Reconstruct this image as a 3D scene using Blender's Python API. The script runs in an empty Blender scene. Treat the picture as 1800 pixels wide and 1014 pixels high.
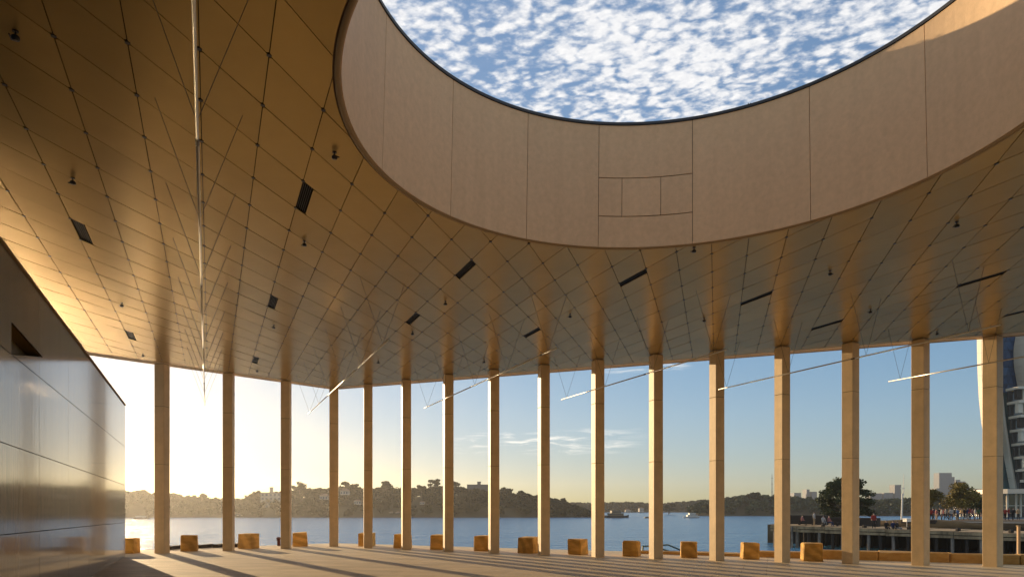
import bpy, bmesh, math, random
import numpy as np
from mathutils import Vector, Matrix
R = math.radians
sc = bpy.context.scene
random.seed(7)
rng = np.random.default_rng(11)

# ------------------------------------------------------------------ camera
F, CX, HZ, EYE = 1200.0, 860.0, 890.0, 1.7      # lens in 1800-wide pixels, principal column, horizon row, eye height
cam_d = bpy.data.cameras.new('camera'); cam = bpy.data.objects.new('camera', cam_d)
sc.collection.objects.link(cam); sc.camera = cam
cam.location = (0, 0, EYE); cam.rotation_euler = (R(90), 0, 0)
cam_d.sensor_width = 36; cam_d.lens = 36 * F / 1800
cam_d.shift_x = (900 - CX) / 1800; cam_d.shift_y = (HZ - 507) / 1800
cam_d.clip_start = 0.05; cam_d.clip_end = 8000

# ------------------------------------------------------------------ sky, sun, exposure
SUN_EL, SUN_AZ = 9.0, -35.5                       # azimuth measured clockwise from +Y
W = bpy.data.worlds.new('World'); sc.world = W; W.use_nodes = True
nt = W.node_tree; nt.nodes.clear()
def N(t, **k):
    n = nt.nodes.new(t)
    for a, v in k.items(): setattr(n, a, v)
    return n
L = lambda a, b: nt.links.new(a, b)
out = N('ShaderNodeOutputWorld'); bg = N('ShaderNodeBackground'); bg.inputs[1].default_value = 0.104
sky = N('ShaderNodeTexSky', sky_type='NISHITA', sun_disc=False, sun_elevation=R(SUN_EL), sun_rotation=R(SUN_AZ), altitude=0, air_density=1.0, dust_density=0.35, ozone_density=1.6)
tc = N('ShaderNodeTexCoord'); sep = N('ShaderNodeSeparateXYZ'); L(tc.outputs['Generated'], sep.inputs[0])
def M(op, a, b=None, c=None, clamp=False):
    n = N('ShaderNodeMath', operation=op, use_clamp=clamp)
    for i, v in enumerate((a, b, c)):
        if v is None: continue
        if isinstance(v, (int, float)): n.inputs[i].default_value = v
        else: L(v, n.inputs[i])
    return n.outputs[0]
zc = M('MAXIMUM', sep.outputs[2], 0.03)
px_, py_ = M('DIVIDE', sep.outputs[0], zc), M('DIVIDE', sep.outputs[1], zc)
cmb = N('ShaderNodeCombineXYZ'); L(px_, cmb.inputs[0]); L(py_, cmb.inputs[1])
mp = N('ShaderNodeMapping'); L(cmb.outputs[0], mp.inputs[0]); mp.inputs['Rotation'].default_value = (0, 0, R(38)); mp.inputs['Scale'].default_value = (1.0, 1.25, 1)
def noise(vec, s, d, r=0.55, dist=0.0, off=None):
    n = N('ShaderNodeTexNoise'); n.inputs['Scale'].default_value = s; n.inputs['Detail'].default_value = d
    n.inputs['Roughness'].default_value = r; n.inputs['Distortion'].default_value = dist; L(vec, n.inputs['Vector']); return n.outputs[0]
n1 = noise(mp.outputs[0], 27.0, 6, 0.52, 0.15); n2 = noise(mp.outputs[0], 2.0, 4, 0.55, 0.3); n3 = noise(mp.outputs[0], 46.0, 4, 0.6)
vo = N('ShaderNodeTexVoronoi', feature='SMOOTH_F1'); vo.inputs['Scale'].default_value = 21.0; vo.inputs['Smoothness'].default_value = .35
wob = N('ShaderNodeTexNoise'); wob.inputs['Scale'].default_value = 9.0; wob.inputs['Detail'].default_value = 5; L(mp.outputs[0], wob.inputs['Vector'])
wmx = N('ShaderNodeMix', data_type='RGBA', blend_type='LINEAR_LIGHT'); wmx.inputs[0].default_value = .10; L(mp.outputs[0], wmx.inputs[6]); L(wob.outputs['Color'], wmx.inputs[7]); L(wmx.outputs[2], vo.inputs['Vector'])
cl = M('ADD', M('ADD', M('MULTIPLY', n1, .85), M('MULTIPLY', M('SUBTRACT', .62, vo.outputs['Distance']), .50)), M('ADD', M('MULTIPLY', n2, 0.78), M('MULTIPLY', n3, 0.22)))
cov = N('ShaderNodeMapRange', interpolation_type='SMOOTHSTEP'); L(cl, cov.inputs[0]); cov.inputs[1].default_value = 0.79; cov.inputs[2].default_value = 1.19; cov.inputs[3].default_value = 0.08
elev = N('ShaderNodeMapRange', interpolation_type='SMOOTHSTEP'); L(sep.outputs[2], elev.inputs[0]); elev.inputs[1].default_value = 0.30; elev.inputs[2].default_value = 0.46
fac = M('MULTIPLY', M('MULTIPLY', cov.outputs[0], elev.outputs[0]), 0.93)
# a few thin wisps low above the headland
sub = N('ShaderNodeMapping'); L(tc.outputs['Generated'], sub.inputs[0]); sub.inputs['Scale'].default_value = (9, 9, 75)
wn = noise(sub.outputs[0], 1.6, 5, 0.62, 0.6)
wr = N('ShaderNodeMapRange', interpolation_type='SMOOTHSTEP'); L(wn, wr.inputs[0]); wr.inputs[1].default_value = 0.47; wr.inputs[2].default_value = 0.68
def bump1(val, c, w):      # smooth hat round c
    return M('MAXIMUM', M('SUBTRACT', 1.0, M('POWER', M('DIVIDE', M('ABSOLUTE', M('SUBTRACT', val, c)), w), 2.0)), 0.0)
az = M('DIVIDE', sep.outputs[0], M('MAXIMUM', sep.outputs[1], 0.05))
w1 = M('MULTIPLY', bump1(sep.outputs[2], 0.094, 0.020), bump1(az, 0.085, 0.15))
w2 = M('MULTIPLY', bump1(sep.outputs[2], 0.195, 0.008), bump1(az, 0.23, 0.07))
wfac = M('MULTIPLY', M('MULTIPLY', M('ADD', w1, w2), wr.outputs[0]), 0.85)
ccol = N('ShaderNodeMix', data_type='RGBA'); L(M('MULTIPLY', n3, 1.0), ccol.inputs[0])
ccol.inputs[6].default_value = (4.6, 4.7, 5.0, 1); ccol.inputs[7].default_value = (7.6, 7.4, 7.1, 1)
tint = N('ShaderNodeMix', data_type='RGBA', blend_type='MULTIPLY'); tint.inputs[0].default_value = 1.0
gmm = N('ShaderNodeGamma'); gmm.inputs[1].default_value = 0.66; L(sky.outputs[0], gmm.inputs[0]); hsv = N('ShaderNodeHueSaturation'); hsv.inputs['Saturation'].default_value = 1.48; L(gmm.outputs[0], hsv.inputs['Color']); L(hsv.outputs[0], tint.inputs[6]); tint.inputs[7].default_value = (1.28, 1.55, 2.14, 1)
sf1 = N('ShaderNodeVectorMath', operation='SCALE'); sf1.inputs['Scale'].default_value = 1 / 12.5; L(tint.outputs[2], sf1.inputs[0])
sf2 = N('ShaderNodeVectorMath', operation='ADD'); sf2.inputs[1].default_value = (1, 1, 1); L(sf1.outputs[0], sf2.inputs[0])
sf3 = N('ShaderNodeVectorMath', operation='DIVIDE'); L(tint.outputs[2], sf3.inputs[0]); L(sf2.outputs[0], sf3.inputs[1])
m1 = N('ShaderNodeMix', data_type='RGBA'); L(fac, m1.inputs[0]); L(sf3.outputs[0], m1.inputs[6]); L(ccol.outputs[2], m1.inputs[7])
m2 = N('ShaderNodeMix', data_type='RGBA'); L(wfac, m2.inputs[0]); L(m1.outputs[2], m2.inputs[6]); m2.inputs[7].default_value = (8.0, 7.6, 6.9, 1)
L(m2.outputs[2], bg.inputs[0]); L(bg.outputs[0], out.inputs[0])

sun_d = bpy.data.lights.new('sun', 'SUN'); sun_d.energy = 5.0; sun_d.angle = R(0.5); sun_d.color = (1.0, 0.73, 0.42)
sun = bpy.data.objects.new('sun', sun_d); sc.collection.objects.link(sun)
to_sun = Vector((math.sin(R(SUN_AZ)) * math.cos(R(SUN_EL)), math.cos(R(SUN_AZ)) * math.cos(R(SUN_EL)), math.sin(R(SUN_EL))))
sun.rotation_euler = to_sun.to_track_quat('Z', 'Y').to_euler()
sc.view_settings.view_transform = 'Standard'; sc.view_settings.look = 'None'
sc.view_settings.exposure = 0.64; sc.view_settings.gamma = 1.0; sc.view_settings.use_curve_mapping = False
sc.cycles.max_bounces = 8; sc.cycles.diffuse_bounces = 5; sc.cycles.glossy_bounces = 4; sc.cycles.volume_bounces = 0
sc.cycles.sample_clamp_indirect = 40.0; sc.cycles.blur_glossy = 1.0; sc.cycles.caustics_reflective = True; sc.cycles.caustics_refractive = False

# ------------------------------------------------------------------ helpers
C = sc.collection
def link(o): C.objects.link(o); return o
def mesh_obj(name, verts, faces, mat, parent=None, smooth=False):
    me = bpy.data.meshes.new(name); me.from_pydata([tuple(v) for v in verts], [], faces); me.update()
    if isinstance(mat, (list, tuple)):
        for m in mat: me.materials.append(m)
    elif mat: me.materials.append(mat)
    if smooth: me.polygons.foreach_set('use_smooth', [True] * len(me.polygons))
    o = link(bpy.data.objects.new(name, me))
    if parent: o.parent = parent
    return o
def tag(o, label=None, cat=None, group=None, kind=None):
    if label: o['label'] = label
    if cat: o['category'] = cat
    if group: o['group'] = group
    if kind: o['kind'] = kind
    return o
def empty(name, loc=(0, 0, 0), rz=0.0, label=None, cat=None, group=None):
    o = link(bpy.data.objects.new(name, None)); o.location = loc; o.rotation_euler = (0, 0, rz); o.empty_display_size = 0.2
    return tag(o, label, cat, group)
def copy_tree(o, parent=None):
    c = o.copy(); C.objects.link(c); c.parent = parent
    for ch in [x for x in bpy.data.objects if x.parent == o]: copy_tree(ch, c)
    return c
class MB:
    """collects simple solids, builds them as one mesh object"""
    def __init__(s): s.v = []; s.f = []; s.m = []
    def add(s, v, f, mi=0):
        b = len(s.v); s.v += [tuple(p) for p in v]; s.f += [tuple(i + b for i in q) for q in f]; s.m += [mi] * len(f); return s
    def box(s, c, d, rz=0.0, mi=0, taper=1.0, top=None):
        cx, cy, cz = c; dx, dy, dz = (k / 2 for k in d); co, si = math.cos(rz), math.sin(rz)
        v = []
        for z, t in ((-dz, 1.0), (dz, taper)):
            for x, y in ((-dx, -dy), (dx, -dy), (dx, dy), (-dx, dy)):
                x2, y2 = x * t, y * t; v.append((cx + x2 * co - y2 * si, cy + x2 * si + y2 * co, cz + z))
        return s.add(v, [(0, 3, 2, 1), (4, 5, 6, 7), (0, 1, 5, 4), (1, 2, 6, 5), (2, 3, 7, 6), (3, 0, 4, 7)], mi)
    def tube(s, p, q, r, r2=None, n=8, mi=0, caps=True):
        p, q = Vector(p), Vector(q); r2 = r if r2 is None else r2; d = (q - p).normalized()
        a = d.orthogonal().normalized(); b = d.cross(a); v = []
        for c, rr in ((p, r), (q, r2)):
            for k in range(n): t = 2 * math.pi * k / n; v.append(c + a * (math.cos(t) * rr) + b * (math.sin(t) * rr))
        f = [(k, (k + 1) % n, n + (k + 1) % n, n + k) for k in range(n)]
        if caps: f += [tuple(range(n - 1, -1, -1)), tuple(range(n, 2 * n))]
        return s.add(v, f, mi)
    def lathe(s, prof, c=(0, 0, 0), n=16, mi=0):
        v = []; f = []
        for r, z in prof:
            for k in range(n): t = 2 * math.pi * k / n; v.append((c[0] + r * math.cos(t), c[1] + r * math.sin(t), c[2] + z))
        for i in range(len(prof) - 1):
            for k in range(n): k2 = (k + 1) % n; f.append((i * n + k, i * n + k2, (i + 1) * n + k2, (i + 1) * n + k))
        f += [tuple(range(n - 1, -1, -1)), tuple((len(prof) - 1) * n + k for k in range(n))]
        return s.add(v, f, mi)
    def prism(s, poly, z0, z1, mi=0, hz=None):
        n = len(poly); v = [(x, y, z0) for x, y in poly] + [(x, y, z1) for x, y in poly]
        return s.add(v, [tuple(range(n - 1, -1, -1)), tuple(range(n, 2 * n))] + [(k, (k + 1) % n, n + (k + 1) % n, n + k) for k in range(n)], mi)
    def blob(s, c, r, seed=0, n=2, mi=0, amp=.2):
        bm = bmesh.new(); bmesh.ops.create_icosphere(bm, subdivisions=n, radius=1)
        rr = random.Random(seed); ph = [rr.uniform(0, 6) for _ in range(6)]
        vs = []
        for v in bm.verts:
            p = v.co; k = 1 + amp * (math.sin(p.x * 4 + ph[0]) * math.sin(p.y * 4 + ph[1]) + .6 * math.sin(p.z * 7 + ph[2]) * math.sin(p.x * 6 + ph[3]))
            vs.append((c[0] + p.x * r[0] * k, c[1] + p.y * r[1] * k, c[2] + p.z * r[2] * k))
        fs = [tuple(v.index for v in f.verts) for f in bm.faces]; bm.free(); return s.add(vs, fs, mi)
    def build(s, name, mat, parent=None, smooth=False, bevel=0.0, seg=1):
        o = mesh_obj(name, s.v, s.f, mat, parent, smooth); o.data.polygons.foreach_set('material_index', s.m)
        if bevel:
            bm = bmesh.new(); bm.from_mesh(o.data); bmesh.ops.bevel(bm, geom=bm.edges[:], offset=bevel, segments=seg, profile=.6, affect='EDGES'); bm.to_mesh(o.data); bm.free()
        return o

# ------------------------------------------------------------------ materials
def mat(name, col, rough=0.6, spec=0.5, metal=0.0, var=0.0, vscale=4.0, col2=None, bump=0.0, bscale=20.0, coat=0.0, stretch=(1, 1, 1), detail=6, obj_var=0.0, rvar=0.0, streak=0.0):
    m = bpy.data.materials.new(name); m.use_nodes = True; t = m.node_tree; b = t.nodes['Principled BSDF']
    b.inputs['Base Color'].default_value = (*col, 1); b.inputs['Roughness'].default_value = rough
    b.inputs['Specular IOR Level'].default_value = spec; b.inputs['Metallic'].default_value = metal
    if coat: b.inputs['Coat Weight'].default_value = coat; b.inputs['Coat Roughness'].default_value = 0.06
    tcn = t.nodes.new('ShaderNodeTexCoord'); mpn = t.nodes.new('ShaderNodeMapping'); mpn.inputs['Scale'].default_value = stretch
    gm = t.nodes.new('ShaderNodeNewGeometry'); t.links.new(gm.outputs['Position'], mpn.inputs[0])
    cur = None
    if var or col2:
        n = t.nodes.new('ShaderNodeTexNoise'); n.inputs['Scale'].default_value = vscale; n.inputs['Detail'].default_value = detail; n.inputs['Roughness'].default_value = .62
        t.links.new(mpn.outputs[0], n.inputs['Vector'])
        mr = t.nodes.new('ShaderNodeMapRange'); mr.inputs[1].default_value = .32; mr.inputs[2].default_value = .68; t.links.new(n.outputs[0], mr.inputs[0])
        mx = t.nodes.new('ShaderNodeMix'); mx.data_type = 'RGBA'; t.links.new(mr.outputs[0], mx.inputs[0])
        c2 = col2 or tuple(c * (1 - var) for c in col)
        mx.inputs[6].default_value = (*c2, 1); mx.inputs[7].default_value = (*col, 1); t.links.new(mx.outputs[2], b.inputs['Base Color']); cur = mx.outputs[2]
        if rvar:
            rr = t.nodes.new('ShaderNodeMapRange'); t.links.new(n.outputs[0], rr.inputs[0]); rr.inputs[1].default_value = .3; rr.inputs[2].default_value = .7
            rr.inputs[3].default_value = max(rough - rvar, 0.02); rr.inputs[4].default_value = rough + rvar; t.links.new(rr.outputs[0], b.inputs['Roughness'])
    if streak:
        ms = t.nodes.new('ShaderNodeMapping'); ms.inputs['Scale'].default_value = (3.2, 3.2, .22); t.links.new(gm.outputs['Position'], ms.inputs[0])
        ns = t.nodes.new('ShaderNodeTexNoise'); ns.inputs['Scale'].default_value = 1.6; ns.inputs['Detail'].default_value = 5; t.links.new(ms.outputs[0], ns.inputs['Vector'])
        rs_ = t.nodes.new('ShaderNodeMapRange'); rs_.inputs[1].default_value = .38; rs_.inputs[2].default_value = .66; rs_.inputs[3].default_value = 1 - streak; rs_.inputs[4].default_value = 1.0; t.links.new(ns.outputs[0], rs_.inputs[0])
        hv = t.nodes.new('ShaderNodeHueSaturation'); t.links.new(rs_.outputs[0], hv.inputs['Value'])
        if cur: t.links.new(cur, hv.inputs['Color'])
        t.links.new(hv.outputs[0], b.inputs['Base Color']); cur = hv.outputs[0]
    if obj_var:
        oi = t.nodes.new('ShaderNodeObjectInfo'); hs = t.nodes.new('ShaderNodeHueSaturation')
        r2 = t.nodes.new('ShaderNodeMapRange'); t.links.new(oi.outputs['Random'], r2.inputs[0]); r2.inputs[3].default_value = 1 - obj_var; r2.inputs[4].default_value = 1 + obj_var
        t.links.new(r2.outputs[0], hs.inputs['Value'])
        if cur: t.links.new(cur, hs.inputs['Color'])
        else: hs.inputs['Color'].default_value = (*col, 1)
        t.links.new(hs.outputs[0], b.inputs['Base Color'])
    if bump:
        n2 = t.nodes.new('ShaderNodeTexNoise'); n2.inputs['Scale'].default_value = bscale; n2.inputs['Detail'].default_value = 4
        t.links.new(mpn.outputs[0], n2.inputs['Vector'])
        bp = t.nodes.new('ShaderNodeBump'); bp.inputs['Strength'].default_value = bump; bp.inputs['Distance'].default_value = .02
        t.links.new(n2.outputs[0], bp.inputs['Height']); t.links.new(bp.outputs[0], b.inputs['Normal'])
    return m
m_ceil = mat('champagne_panel', (.58, .415, .165), .27, .7, metal=.40, var=.12, vscale=.9, bump=.12, bscale=.9, obj_var=.075)
m_ceil.node_tree.nodes['Principled BSDF'].inputs['Specular Tint'].default_value = (1.0, .80, .52, 1)
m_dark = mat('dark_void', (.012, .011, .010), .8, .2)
m_drum = mat('cast_panel', (.72, .50, .285), .62, .3, var=.12, vscale=11, bump=.12, bscale=60, obj_var=.03, streak=.05)
m_rim = mat('black_rim', (.02, .019, .018), .45)
m_lip = mat('bronze_lip', (.36, .25, .13), .62, .3)
m_roof = mat('roof_membrane', (.25, .24, .22), .8)
m_col = mat('column_precast', (.76, .56, .32), .55, .3, var=.16, vscale=3, bump=.12, bscale=45, obj_var=.05, streak=.07)
m_seam = mat('column_seam', (.13, .09, .055), .8)
m_wall = mat('polished_panel', (.29, .225, .145), .11, .8, var=.30, vscale=2.2, stretch=(2.2, 2.2, .10), bump=.10, bscale=7, coat=.25, obj_var=.07, streak=.3)
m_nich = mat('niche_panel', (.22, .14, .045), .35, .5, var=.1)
m_floor = mat('paving_stone', (.58, .44, .24), .62, .3, var=.26, vscale=1.3, bump=.14, bscale=55, stretch=(.5, 1.4, 1), obj_var=.09)
m_stone = mat('sandstone', (.64, .39, .11), .8, .2, col2=(.46, .25, .055), vscale=3.0, stretch=(1, 1, 2.6), bump=.3, bscale=26, obj_var=.16)
def grain(m, amt=.34):
    t = m.node_tree; b = t.nodes['Principled BSDF']; src = b.inputs['Base Color'].links[0].from_socket
    tc_ = t.nodes.new('ShaderNodeTexCoord'); oi = t.nodes.new('ShaderNodeObjectInfo'); mp_ = t.nodes.new('ShaderNodeMapping'); t.links.new(tc_.outputs['Object'], mp_.inputs[0])
    cx_ = t.nodes.new('ShaderNodeCombineXYZ')
    for k, f_ in enumerate((9.0, 5.0, 7.0)):
        mm = t.nodes.new('ShaderNodeMath'); mm.operation = 'MULTIPLY'; mm.inputs[1].default_value = f_; t.links.new(oi.outputs['Random'], mm.inputs[0]); t.links.new(mm.outputs[0], cx_.inputs[k])
    t.links.new(cx_.outputs[0], mp_.inputs['Rotation']); t.links.new(cx_.outputs[0], mp_.inputs['Location'])
    w = t.nodes.new('ShaderNodeTexWave'); w.inputs['Scale'].default_value = .9; w.inputs['Distortion'].default_value = 9.0; w.inputs['Detail'].default_value = 3; w.inputs['Detail Scale'].default_value = .8; t.links.new(mp_.outputs[0], w.inputs['Vector'])
    mr = t.nodes.new('ShaderNodeMapRange'); mr.inputs[1].default_value = .15; mr.inputs[2].default_value = .75; mr.inputs[3].default_value = 1 - amt; mr.inputs[4].default_value = 1.08; t.links.new(w.outputs['Fac'], mr.inputs[0])
    hv = t.nodes.new('ShaderNodeHueSaturation'); t.links.new(mr.outputs[0], hv.inputs['Value']); t.links.new(src, hv.inputs['Color']); t.links.new(hv.outputs[0], b.inputs['Base Color'])
grain(m_stone, .22)
m_kerb = mat('sandstone_kerb', (.56, .35, .12), .8, .2, col2=(.42, .23, .07), vscale=4.0, stretch=(1, 1, 2), bump=.25, bscale=22)
m_tube = mat('brushed_tube', (.78, .72, .62), .32, .6, metal=.55)
m_wire = mat('steel_wire', (.17, .14, .11), .45, .5, metal=.5)
m_black = mat('black_metal', (.02, .019, .018), .4, .5)
m_lens = mat('lamp_lens', (.25, .24, .22), .1, .8)
m_teal = mat('painted_rail', (.05, .10, .10), .4, .5)
m_timber = mat('weathered_timber', (.46, .32, .17), .8, .2, col2=(.16, .11, .06), vscale=1.6, stretch=(1, 1, .4))
m_pile = mat('pile_timber', (.34, .28, .22), .85, .2, col2=(.08, .065, .05), vscale=2.0, stretch=(2, 2, .5))
m_darktim = mat('dark_timber', (.035, .028, .022), .8, .2)
m_rock = mat('old_stone', (.15, .10, .055), .9, .2, col2=(.07, .048, .028), vscale=.7, bump=.4, bscale=3)
m_grass = mat('dry_lawn', (.13, .085, .04), .95, .1, var=.3, vscale=1)
m_hill = mat('hillside_soil', (.065, .055, .03), .95, .1, var=.4, vscale=.05)
m_leaf = mat('gum_leaf', (.040, .038, .013), .8, .1, col2=(.014, .016, .006), vscale=.16)
m_leaf2 = mat('fig_leaf', (.050, .066, .016), .7, .3, col2=(.022, .034, .010), vscale=.35)
m_leaf3 = mat('plane_leaf', (.24, .17, .025), .7, .3, col2=(.10, .085, .018), vscale=.5)
m_bark = mat('bark', (.11, .085, .06), .9, .2, var=.3)
m_palebark = mat('pale_bark', (.32, .25, .17), .9, .2, var=.3)
m_white = mat('white_paint', (.72, .68, .60), .5, .4)
m_hull = mat('dark_hull', (.03, .035, .04), .4, .4)
m_glassd = mat('dark_glass', (.025, .03, .035), .08, .8)
m_tower = mat('tower_stone', (.68, .58, .44), .45, .5, var=.1, vscale=.4)
m_tglass = mat('tower_glass', (.025, .09, .20), .22, .6, metal=.0, var=.5, vscale=.08, obj_var=.35)
m_tgreen = mat('tower_glass_green', (.05, .11, .11), .2, .6, metal=.0, obj_var=.25)
m_city = mat('city_facade', (.085, .095, .11), .6, .4, var=.3, vscale=.05)
m_cityw = mat('city_windows', (.06, .075, .09), .3, .6)
m_house = mat('house_render', (.48, .42, .34), .7, .3)
m_roof2 = mat('house_roof', (.20, .12, .08), .8, .2)

def Cp(u, v, z=6.65):        # a point on the horizontal plane at height z, found from where the photo shows it
    Y = (z - EYE) * F / (HZ - v); return ((u - CX) / F * Y, Y)
FA, FB, FC = -.00587, -.00526, .1547
def floor_z(x, y): return FA * x + FB * y + FC
def Fp(u, v):
    a, b = (u - CX) / F, -(v - HZ) / F        # point = (aY, Y, EYE+bY)
    Y = (EYE - FC) / (FA * a + FB - b); return (a * Y, Y)

# ------------------------------------------------------------------ pavilion frame geometry
K = Vector((-6.5, 28.56)); PA = Vector((-11.34, 23.67)); PB = Vector((14.63, 19.83))
uA = (PA - K).normalized(); uB = (PB - K).normalized()
nA = Vector((uA.y, -uA.x)); nA = nA if nA.dot(K - Vector((2, 8))) > 0 else -nA
nB = Vector((uB.y, -uB.x)); nB = nB if nB.dot(K - Vector((2, 8))) > 0 else -nB
def corner(off):             # both facade lines moved outward by off
    A = np.array([[nA.x, nA.y], [nB.x, nB.y]]); s = np.linalg.solve(A, [nA.dot(K) + off, nB.dot(K) + off]); return Vector(s)
KO = corner(.19)
roof_poly = [KO, KO + uB * 27, Vector((20, -9)), Vector((-14, -9)), KO + uA * 22]
roof_poly = roof_poly[::-1]   # counter-clockwise
def area2(p): return sum(p[i][0] * p[(i + 1) % len(p)][1] - p[(i + 1) % len(p)][0] * p[i][1] for i in range(len(p)))
if area2(roof_poly) < 0: roof_poly = roof_poly[::-1]
OC = Vector((2.55, 8.73)); OR = 4.34; ZC = 6.65; ZT = 8.95; ORT = 4.27; CUT = 4.42

# ------------------------------------------------------------------ setting: floor, deck, water
def clip_poly(poly, p, n):    # keep the side where (x-p).n <= 0
    outp = []
    for i in range(len(poly)):
        a, b = poly[i], poly[(i + 1) % len(poly)]
        da = (a[0] - p[0]) * n[0] + (a[1] - p[1]) * n[1]; db = (b[0] - p[0]) * n[0] + (b[1] - p[1]) * n[1]
        if da <= 0: outp.append(a)
        if (da < 0 < db) or (db < 0 < da):
            t = da / (da - db); outp.append((a[0] + (b[0] - a[0]) * t, a[1] + (b[1] - a[1]) * t))
    return outp
def clip_to(poly, region):
    for i in range(len(region)):
        a, b = region[i], region[(i + 1) % len(region)]; n = (b[1] - a[1], -(b[0] - a[0]))
        poly = clip_poly(poly, a, n)
        if len(poly) < 3: return []
    return poly
KE = corner(2.35)
deck_poly = [KE, KE + uA * 34, Vector((-30, -12)), Vector((34, -12)), KE + uB * 44]
if area2(deck_poly) < 0: deck_poly = deck_poly[::-1]
def slab(name, poly, thick, material, parent=None, dz=0.0, below=None, kind=None):
    n = len(poly); top = [(p[0], p[1], floor_z(*p) + dz) for p in poly]
    bot = [(p[0], p[1], (floor_z(*p) + dz - thick) if below is None else below) for p in poly]
    return mesh_obj(name, top + bot, [tuple(range(n)), tuple(range(2 * n - 1, n - 1, -1))] + [(k, n + k, n + (k + 1) % n, (k + 1) % n) for k in range(n)], material, parent)
deck = slab('ground', deck_poly, 0, m_seam, dz=-.035, below=-5.2); tag(deck, kind='structure')
pav = link(bpy.data.objects.new('pavement', None)); tag(pav, kind='structure')
# paving slabs, long ones laid parallel to facade B; near ones are single parts, the others one part
pv = Vector((-uB.y, uB.x)); sl = []
for r in range(-14, 34):
    for c in range(-14, 22):
        o = c * 1.2 * 1.0 + (0.6 if r % 2 else 0)
        q = [(K + uB * (o + a) - pv * (r * .6 + b)) if False else (K + uB * (o + a) + (-nB) * (r * .6 + b - 1.9)) for a, b in ((.004, .004), (1.196, .004), (1.196, .596), (.004, .596))]
        q = [tuple(x) for x in q]
        if area2(q) < 0: q = q[::-1]
        q = clip_to(q, [tuple(p) for p in deck_poly])
        if len(q) < 3 or abs(area2(q)) < .02: continue
        cx_, cy_ = sum(p[0] for p in q) / len(q), sum(p[1] for p in q) / len(q)
        vis = 14.2 < cy_ and -.62 < cx_ / cy_ < .80
        sl.append((vis, cy_, q))
vs_ = sorted([s for s in sl if s[0]], key=lambda s: s[1])
def slab_geo(mb, q):
    n = len(q); top = [(p[0], p[1], floor_z(*p)) for p in q]; bot = [(p[0], p[1], floor_z(*p) - .03) for p in q]
    mb.add(top + bot, [tuple(range(n))] + [(k, n + k, n + (k + 1) % n, (k + 1) % n) for k in range(n)])
for i, s in enumerate(vs_[:300]):
    mb = MB(); slab_geo(mb, s[2]); mb.build('paving_slab', m_floor, pav)
mb = MB()
for s in vs_[300:] + [s for s in sl if not s[0]]: slab_geo(mb, s[2])
tag(mb.build('paving_slabs', m_floor, pav), kind='stuff')

# water
mw = bpy.data.materials.new('harbour_water'); mw.use_nodes = True; t = mw.node_tree; b = t.nodes['Principled BSDF']
b.inputs['Base Color'].default_value = (.045, .16, .29, 1); b.inputs['Roughness'].default_value = .20; b.inputs['IOR'].default_value = 1.33
gm = t.nodes.new('ShaderNodeNewGeometry'); hs = []
for s_, st, wgt in ((.9, (.6, 1, 1), .55), (.20, (.5, 1, 1), 1.1), (3.0, (.8, 1, 1), .14)):
    mpn = t.nodes.new('ShaderNodeMapping'); mpn.inputs['Scale'].default_value = st; mpn.inputs['Rotation'].default_value = (0, 0, R(12)); t.links.new(gm.outputs['Position'], mpn.inputs[0])
    n = t.nodes.new('ShaderNodeTexNoise'); n.inputs['Scale'].default_value = s_; n.inputs['Detail'].default_value = 4; t.links.new(mpn.outputs[0], n.inputs['Vector'])
    mu = t.nodes.new('ShaderNodeMath'); mu.operation = 'MULTIPLY'; mu.inputs[1].default_value = wgt; t.links.new(n.outputs[0], mu.inputs[0]); hs.append(mu.outputs[0])
a1 = t.nodes.new('ShaderNodeMath'); a1.operation = 'ADD'; t.links.new(hs[0], a1.inputs[0]); t.links.new(hs[1], a1.inputs[1])
a2 = t.nodes.new('ShaderNodeMath'); a2.operation = 'ADD'; t.links.new(a1.outputs[0], a2.inputs[0]); t.links.new(hs[2], a2.inputs[1])
bp = t.nodes.new('ShaderNodeBump'); bp.inputs['Strength'].default_value = 1.0; bp.inputs['Distance'].default_value = 1.5; t.links.new(a2.outputs[0], bp.inputs['Height']); t.links.new(bp.outputs[0], b.inputs['Normal'])
WZ = -3.0
water = mesh_obj('water', [(-1600, -300, WZ), (1600, -300, WZ), (1600, 1800, WZ), (-1600, 1800, WZ)], [(0, 1, 2, 3)], mw); tag(water, kind='structure')

# ------------------------------------------------------------------ pavilion roof
roof = empty('pavilion_roof', (OC.x, OC.y, 0), 0, 'large flat pavilion roof of gold panels pierced by a round opening', 'roof')
roof.location = (0, 0, 0)
def ring_hole(poly, c, rad, n=180):
    """outer polygon minus disc, as matched outer and inner loops"""
    angs = sorted(set([2 * math.pi * k / n for k in range(n)] + [math.atan2(p[1] - c[1], p[0] - c[0]) % (2 * math.pi) for p in poly]))
    outer, inner = [], []
    for a in angs:
        d = (math.cos(a), math.sin(a)); best = 1e9
        for i in range(len(poly)):
            p, q = poly[i], poly[(i + 1) % len(poly)]; ex, ey = q[0] - p[0], q[1] - p[1]; den = d[0] * ey - d[1] * ex
            if abs(den) < 1e-9: continue
            tt = ((p[0] - c[0]) * ey - (p[1] - c[1]) * ex) / den; ss = ((p[0] - c[0]) * d[1] - (p[1] - c[1]) * d[0]) / den
            if tt > 0 and -1e-6 <= ss <= 1 + 1e-6: best = min(best, tt)
        outer.append((c[0] + d[0] * best, c[1] + d[1] * best)); inner.append((c[0] + d[0] * rad, c[1] + d[1] * rad))
    return outer, inner
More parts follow.
